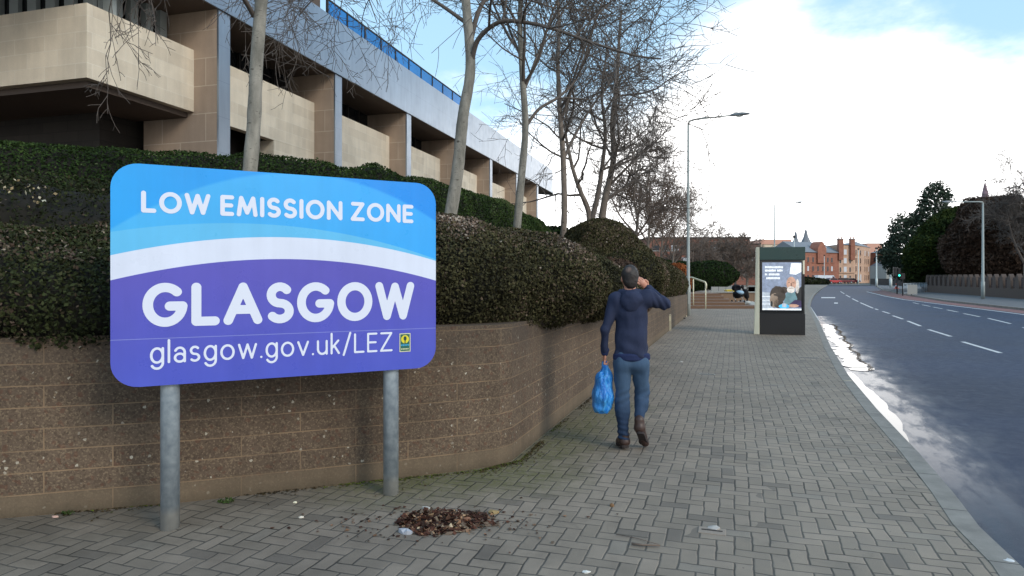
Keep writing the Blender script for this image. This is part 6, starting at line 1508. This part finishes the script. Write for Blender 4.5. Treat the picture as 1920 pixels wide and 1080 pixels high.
# ---------------------------------------------------------------- vehicles at the junction
def car(name, label, cat, x, y, c, rz=0, van=False, group='vehicles waiting at the far junction', z=0):
    root = empty(name, (x, y, z), label, cat, group, rz); M = root.matrix_world; L = 4.3 if not van else 5.2; Wd = .88 if not van else 1.0
    body = var(c, .05, 1, .3, .02, name='car_paint'); prof = [(-L / 2, .35), (L / 2, .35), (L / 2, .75), (L / 2 - .9, .92), (-L / 2 + .1, .95), (-L / 2, .7)] if not van else [(-L / 2, .35), (L / 2, .35), (L / 2, 1.05), (L / 2 - .5, 1.2), (L / 2 - 1.1, 2.1), (-L / 2, 2.15)]
    def ext(pts, w, nm, m, par_=root, w2=None):
        w2 = w2 or w; n_ = len(pts); mb = MB(); vs = [tuple(M @ Vector((a, -w, b))) for a, b in pts] + [tuple(M @ Vector((a, w, b))) for a, b in pts]
        mb.add(vs, [tuple(range(n_)), tuple(range(2 * n_ - 1, n_ - 1, -1))] + [(i, i + n_, (i + 1) % n_ + n_, (i + 1) % n_) for i in range(n_)]); return mb.build(nm, m, par_, bevel=.05)
    bo = ext(prof, Wd, 'body', body)
    if not van: ext([(-L / 2 + .25, .955), (L / 2 - 1.1, .93), (L / 2 - 1.75, 1.40), (-L / 2 + .85, 1.42)], Wd * .84, 'windows', M_dglass); ext([(-L / 2 + .8, 1.425), (L / 2 - 1.72, 1.41), (L / 2 - 1.8, 1.46), (-L / 2 + .95, 1.48)], Wd * .82, 'roof', body)
    else: ext([(L / 2 - 1.5, 1.25), (L / 2 - .62, 1.25), (L / 2 - 1.0, 1.9), (L / 2 - 1.5, 1.9)], Wd + .01, 'windows', M_dglass)
    for sx in (-L / 2 + .8, L / 2 - .85):
        for sy in (-Wd + .08, Wd - .08):
            mb = MB(); mb.tube([tuple(M @ Vector((sx, sy - .1, .32))), tuple(M @ Vector((sx, sy + .1, .32)))], .32, 16, smooth=False); w = mb.build('wheel', M_kblack, root); mb = MB(); mb.tube([tuple(M @ Vector((sx, sy - .11, .32))), tuple(M @ Vector((sx, sy + .11, .32)))], .17, 10, smooth=False); mb.build('hub', M_galv, w)
    for sy in (-Wd + .2, Wd - .2):
        mb = MB(); mb.box(L / 2 - .06, L / 2 + .02, sy - .12, sy + .12, .6, .74, 0, M); mb.build('headlight', M_winl, root)
Yc = 172
car('parked_van', 'small white van at the far junction left of the red car', 'van', Pp(1549, Yc), Yc, S(216, 222, 230), 0, True)
car('parked_car', 'bright red car at the far junction beside the white van', 'car', Pp(1561.5, 168), 168, S(176, 56, 58), R(20))
car('parked_car', 'low dark red car right of the bright red car, in front of the tenement', 'car', Pp(1584, 176), 176, S(104, 34, 40))
car('parked_car', 'red car farthest right in the row, below the tenement corner', 'car', Pp(1596, 182), 182, S(120, 40, 44), R(5))
car('parked_car', 'dark plum coloured car at the far junction just right of the kiosk', 'car', Pp(1527, 178), 178, S(60, 32, 48))
# far hedge/wall line and junction
mb = MB(); mb.prism([(Pp(1634, 150), 150), (Pp(1720, 118), 118), (Pp(1720, 118) + .3, 118.4), (Pp(1634, 150), 150.5)], -.05, 1.35); o = mb.build('boundary_wall', M_dark); tag(o, 'long low dark boundary wall right of the tenement, below the pale poles', 'wall')
# poles
def pole(px, ytop, Y, r, label, z0=0):
    x = Pp(px, Y); zt = EYE + (HOR - ytop) / F * Y; root = empty('lighting_pole', (x, Y, 0), label, 'pole', 'pale poles near the far junction')
    mb = MB(); mb.tube([(x, Y, z0 - .02), (x, Y, 1.4), (x, Y, 1.42), (x, Y, zt)], [r * 1.6, r * 1.6, r, r * .8], 8); mb.build('pole', mat('pale_pole', S(198, 204, 200), .5), root)
    mb = MB(); mb.box(x - r * 1.5, x + r * 1.5, Y - r * 1.5, Y + r * 1.5, zt + .002, zt + .3); mb.build('cap', M_dark, root); return root
pole(1643.5, 467, 125, .13, 'thick pale pole standing in front of the right end of the tenement'); pole(1670, 466, 110, .14, 'thick pale pole just left of the traffic light'); pole(1609.5, 468, 160, .10, 'thin pale pole in front of the tenement corner'); pole(1545.5, 480, 165, .08, 'thin pale pole above the parked vehicles, before the tenement')
pole(1489, 446, 95, .09, 'pale pole rising above the kiosk before the turrets')
# traffic light
def tlight():
    Y = 66; x = Pp(1682, Y); root = empty('traffic_light', (x, Y, 0), 'black traffic light showing green, on the right pavement before the trees', 'traffic light')
    mb = MB(); mb.tube([(x, Y, -.02), (x, Y, 1.75)], .06, 8); mb.build('pole', M_dark, root)
    for dx_, nm in ((-.34, 0), (.02, 1)):
        zb = 1.75 if nm == 0 else 1.65; mb = MB(); mb.box(x + dx_ - .02, x + dx_ + .28, Y - .12, Y + .14, zb, zb + .88); h = mb.build('signal_head', M_kblack, root, bevel=.02)
        for q in range(3):
            l = MB(); lit = nm == 1 and q == 0; l.tube([(x + dx_ + .13, Y - .121, zb + .17 + q * .27), (x + dx_ + .13, Y - .16, zb + .17 + q * .27)], .10, 12, smooth=False)
            l.build('lens', mat('green_signal' if lit else 'unlit_signal', S(40, 220, 190) if lit else (.02, .02, .02), .3, emit=S(60, 240, 210) if lit else None, estr=1.6 if lit else 0), h)
tlight()
def beacon(px, py, Y, label):
    x = Pp(px, Y); root = empty('traffic_cone', (x, Y, 0), label, 'traffic cone'); mo = mat('orange_plastic', S(232, 84, 50), .5)
    z = 0; mb = MB(); mb.box(x - .25, x + .25, Y - .25, Y + .25, z, z + .06); mb.build('base', mo, root); mb = MB(); mb.tube([(x, Y, .062), (x, Y, .8)], [.2, .05], 12); mb.build('cone', mo, root); mb = MB(); mb.tube([(x, Y, .35), (x, Y, .5)], [.145, .112], 12, caps=False); mb.build('band', M_white, root)
beacon(1681, 527, 96, 'orange traffic cone beyond the traffic light pole')
def signpole(px, Y, zt, label, w, h, m):
    x = Pp(px, Y); root = empty('sign_post', (x, Y, 0), label, 'sign'); mb = MB(); mb.tube([(x, Y, -.02), (x, Y, zt)], .04, 8); mb.build('pole', M_dark, root); mb = MB(); mb.box(x - w / 2, x + w / 2, Y - .07, Y - .045, zt - h, zt); mb.build('sign_plate', m, root)
signpole(1692.5, 60, 2.0, 'thin dark post with small dark plate right of the traffic light', .35, .5, M_dark)
signpole(1709, 62, .95, 'low pale panel beside the guard railing left of the dark wall', 1.0, .9, M_grey)
# guard railing before the wall
root = empty('guard_railing', (Pp(1705, 64), 64, 0), 'grey pedestrian guard railing on the right pavement before the dark wall', 'railing')
ga = Vector((Pp(1694, 60), 60, 0)); gb = Vector((Pp(1738, 74), 74, 0)); L = (gb - ga).length; u = (gb - ga).normalized()
for z in (.2, 1.05): mb = MB(); mb.tube([tuple(ga + Vector((0, 0, z))), tuple(gb + Vector((0, 0, z)))], .03, 6); mb.build('rail', M_galv, root)
for i in range(9): q = ga + u * L * i / 8; mb = MB(); mb.tube([(q.x, q.y, 0), (q.x, q.y, 1.08)], .03, 6); mb.build('post', M_galv, root)
for i in range(48): q = ga + u * L * (i + .5) / 48; mb = MB(); mb.tube([(q.x, q.y, .2), (q.x, q.y, 1.05)], .012, 4); mb.build('bar', M_galv, root)
# churchyard wall with pointed piers and dark railings
M_wst = var(S(84, 71, 64), .25, .8, .9, .4, .01, 12, name='weathered_brown_stone'); M_irn = mat('black_iron', S(38, 36, 42), .5)
wa = Vector((36.2, 43.0, 0)); wb = Vector((46.6, 75.0, 0)); L = (wb - wa).length; u = (wb - wa).normalized(); nrm = Vector((u.y, -u.x, 0))
root = empty('churchyard_wall', tuple((wa + wb) / 2), 'brown stone wall with pointed piers and dark railings along the right pavement', 'wall')
mb = MB(); mb.prism([tuple((wa - nrm * .2)[:2]), tuple((wa + nrm * .2)[:2]), tuple((wb + nrm * .2)[:2]), tuple((wb - nrm * .2)[:2])], -.05, .75); mb.build('wall', M_wst, root)
n_ = 22
for i in range(n_):
    c = wa + u * (L * (i + .5) / n_); mb = MB(); pr_ = [(-.42, .752), (.42, .752), (.34, 1.35), (.22, 1.68), (0, 1.9), (-.22, 1.68), (-.34, 1.35)]; vs = []
    for o_ in (-.16, .16):
        for a, z in pr_: q = c + u * a + nrm * o_; vs.append((q.x, q.y, z))
    mb.add(vs, [tuple(range(7)), tuple(range(13, 6, -1))] + [(k, k + 7, (k + 1) % 7 + 7, (k + 1) % 7) for k in range(7)]); mb.build('pier', M_wst, root)
    if i < n_ - 1:
        c2 = wa + u * (L * (i + 1) / n_); mb = MB(); hw = L / n_ / 2 - .42
        M_ = Matrix.Translation(c2) @ Matrix.Rotation(math.atan2(u.y, u.x), 4, 'Z'); mb.box(-hw, hw, -.03, .03, .9, .95, 0, M_); mb.box(-hw, hw, -.03, .03, 1.45, 1.5, 0, M_)
        for q in range(5): xx = -hw + (q + .5) * 2 * hw / 5; mb.box(xx - .025, xx + .025, -.028, .028, .76, 1.62, 0, M_)
        mb.build('railing', M_irn, root)

# ---------------------------------------------------------------- evergreen trees on the right
def evergreen(label, prims, n, size, m, loc, tint, trunkpts, tr, amp=.7, nsc=.6, elong=3.0, spread=.5, sink=.35, name='evergreen_tree', flat=.3, core=True):
    def disp(P): return vnoise(P * np.array([1, 1, 1.6]), nsc, 3) * amp + vnoise(P * np.array([1, 1, 1.8]), nsc * 2.6, 5) * amp * .55
    V, Q_ = surf(prims, .35, 1.0, .5, disp); LV, LF, P, N = leaves(V, Q_, n, size, LR, spread, elong, flat)
    tn = .36 + .22 * vnoise(P, .45, 31) + .15 * vnoise(P, 1.6, 32) + LR.normal(size=n) * .12; tn = tint(P, N, tn)
    root = empty(name, loc, label, 'tree', 'evergreen trees behind the churchyard wall')
    nr = np.zeros_like(V); A, B, C, D = (V[Q_[:, i]] for i in range(4)); f_ = np.cross(C - A, D - B); f_ /= np.linalg.norm(f_, axis=1)[:, None] + 1e-9
    for i in range(4): np.add.at(nr, Q_[:, i], f_)
    nr /= np.linalg.norm(nr, axis=1)[:, None] + 1e-9
    if not core: cr = link('crown', npmesh('crown', LV, LF, m, False, {'tint': np.clip(tn, 0, 1)}), root)
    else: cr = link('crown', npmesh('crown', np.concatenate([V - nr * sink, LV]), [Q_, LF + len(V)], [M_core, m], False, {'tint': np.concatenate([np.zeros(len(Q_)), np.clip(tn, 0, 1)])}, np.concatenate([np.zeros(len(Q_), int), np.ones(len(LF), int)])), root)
    mb = MB(); mb.tube(trunkpts, tr, 10); mb.build('trunk', M_bark2, root); return root
x, y = 51.8, 77.0
evergreen('broad dark green evergreen tree in the middle of the group on the right', [E(x, y, 4.8, 4.4, 4.4, 4.2), E(x + 1.3, y, 7.4, 2.8, 2.9, 2.5), E(x - 3.4, y, 4.0, 2.6, 2.8, 2.8)], 60000, .14, M_yew, (x, y, 0), lambda P, N, tn: tn + np.clip((P[:, 2] - 7) * .09, 0, .4), [(x, y, -.1), (x, y, 2.5), (x + .2, y, 6)], [.5, .4, .2])
x, y = 49.6, 67.5
evergreen('wide brown-tinged evergreen tree with drooping sprays, right of the green one', [E(x, y, 4.9, 3.9, 4.2, 4.0), E(x - .6, y, 7.1, 3.1, 3.0, 2.5), E(x - 2.6, y, 6.0, 2.2, 2.6, 2.3), E(x + 3.0, y, 4.4, 3.2, 3, 3.4), E(x - 2.2, y + 1, 3.8, 2.4, 2.4, 2.6)], 60000, .14, M_brownl, (x, y, 0), lambda P, N, tn: tn * .8 + .08, [(x, y, -.1), (x, y, 2.5), (x + .2, y, 5)], [.45, .38, .2])
M_euc = leaf_mat('grey_green_leaves', [(0, (.012, .02, .012)), (.5, (.04, .06, .04)), (1, (.12, .14, .10))])
x, y = 55.6, 90.0; pr_ = [E(x, y, 4.5, 4.2, 3.6, 3.2), E(x - 2.6, y, 6.8, 1.5, 1.5, 1.7), E(x + .3, y, 8.2, 2.0, 2, 2.2), E(x + 1.6, y, 11.3, 1.25, 1.3, 2.0), E(x - 2.9, y, 8.2, .9, .9, 1.6), E(x - 4.0, y, 4.6, 1.4, 1.2, .9), E(x + 1.9, y, 12.4, .7, .7, 1.4)]
evergreen('loose grey-green tree with uneven pointed tops left of the big evergreens', pr_, 32000, .17, M_euc, (x, y, 0), lambda P, N, tn: tn + .1, [(x, y, -.1), (x, y, 4), (x + 1.2, y, 9), (x + 1.9, y, 13)], [.3, .25, .14, .05], amp=.5, nsc=.8, elong=1.8, spread=.9, sink=.45, core=False)
# bare trees: right edge, and brownish ones before the brick building
CR = dict(CS); CR.update(rmin=.018, n=[9, 8, 6, 4], max=3.4)
b0 = (Pp(1925, 60), 60, 0); tree([[b0, (b0[0] - .1, 60, 3), (b0[0] + .2, 60, 6.5), (b0[0], 60, 10.5)], [(b0[0], 60, 2.5), (b0[0] - 1.2, 60, 5), (b0[0] - 1.9, 60, 8)], [(b0[0], 60, 3.5), (b0[0] + 1.2, 60, 6), (b0[0] + 1.9, 60, 9)]], [(.22, .04), (.12, .03), (.12, .03)], 'bare tree at the right edge of the photo beside the evergreens', 51, CR, M_bark2, M_twig, None, starts=[.3, .3, .3])
CB = dict(CS); CB.update(rmin=.024, max=3.2, n=[9, 8, 7, 3])
for i, (px, ty, Y, lab) in enumerate([(1378, 458, 92, 'brown bare tree with broad crown before the brick building, nearest the kiosk'), (1338, 441, 112, 'bare tree whose twigs top the long brick building roof'), (1300, 470, 78, 'brown bare tree close behind the nearest lamp post, before the brick building'), (1400, 470, 100, 'small brown bare tree behind the bending figure')]):
    x = Pp(px, Y); zt = EYE + (HOR - ty) / F * Y
    tree([[(x, Y, 0), (x + .1, Y, zt * .3), (x - .1, Y, zt * .65), (x, Y, zt)], [(x, Y, zt * .25), (x - 1.6, Y, zt * .5), (x - 2.4, Y, zt * .8)], [(x, Y, zt * .25), (x + 1.6, Y, zt * .5), (x + 2.4, Y, zt * .78)]], [(.18, .04), (.1, .03), (.1, .03)], lab, 61 + i, CB, M_bark2, M_twig2, 'brown bare trees before the brick building', starts=[.2, .2, .2])
Y = 58; x = Pp(1268, Y)
shrub('shrub', [E(x, Y, 1.9, .95, .9, .95), E(x + .3, Y, 1.2, .9, .9, 1.0)], 5000, .11, M_copper, 'copper orange leaved bush behind the hedge left of the lamp post', 'shrub', (x, Y, 0), .15, None, amp=.2)
pr_ = [E(Pp(1250, 72), 72, 1.6, 5, 1.2, 1.9), E(Pp(1330, 72), 72, 1.9, 3.2, 1.2, 1.5)]
shrub('hedge', pr_, 12000, .14, M_green, 'far dark green hedge across the plaza below the brick building', 'hedge', (17, 72, 0), .25, lambda P, N, tn: tn * .6 + .05)
pr_ = [E(Pp(1500, 150), 152, .6, 8, 1.5, 1.1), E(Pp(1450, 150), 150, .9, 8, 1.5, 1.6)]
shrub('hedge', pr_, 5000, .3, M_hedge, 'low far hedge behind the kiosk across the junction', 'hedge', (62, 150, 0), .35, None)
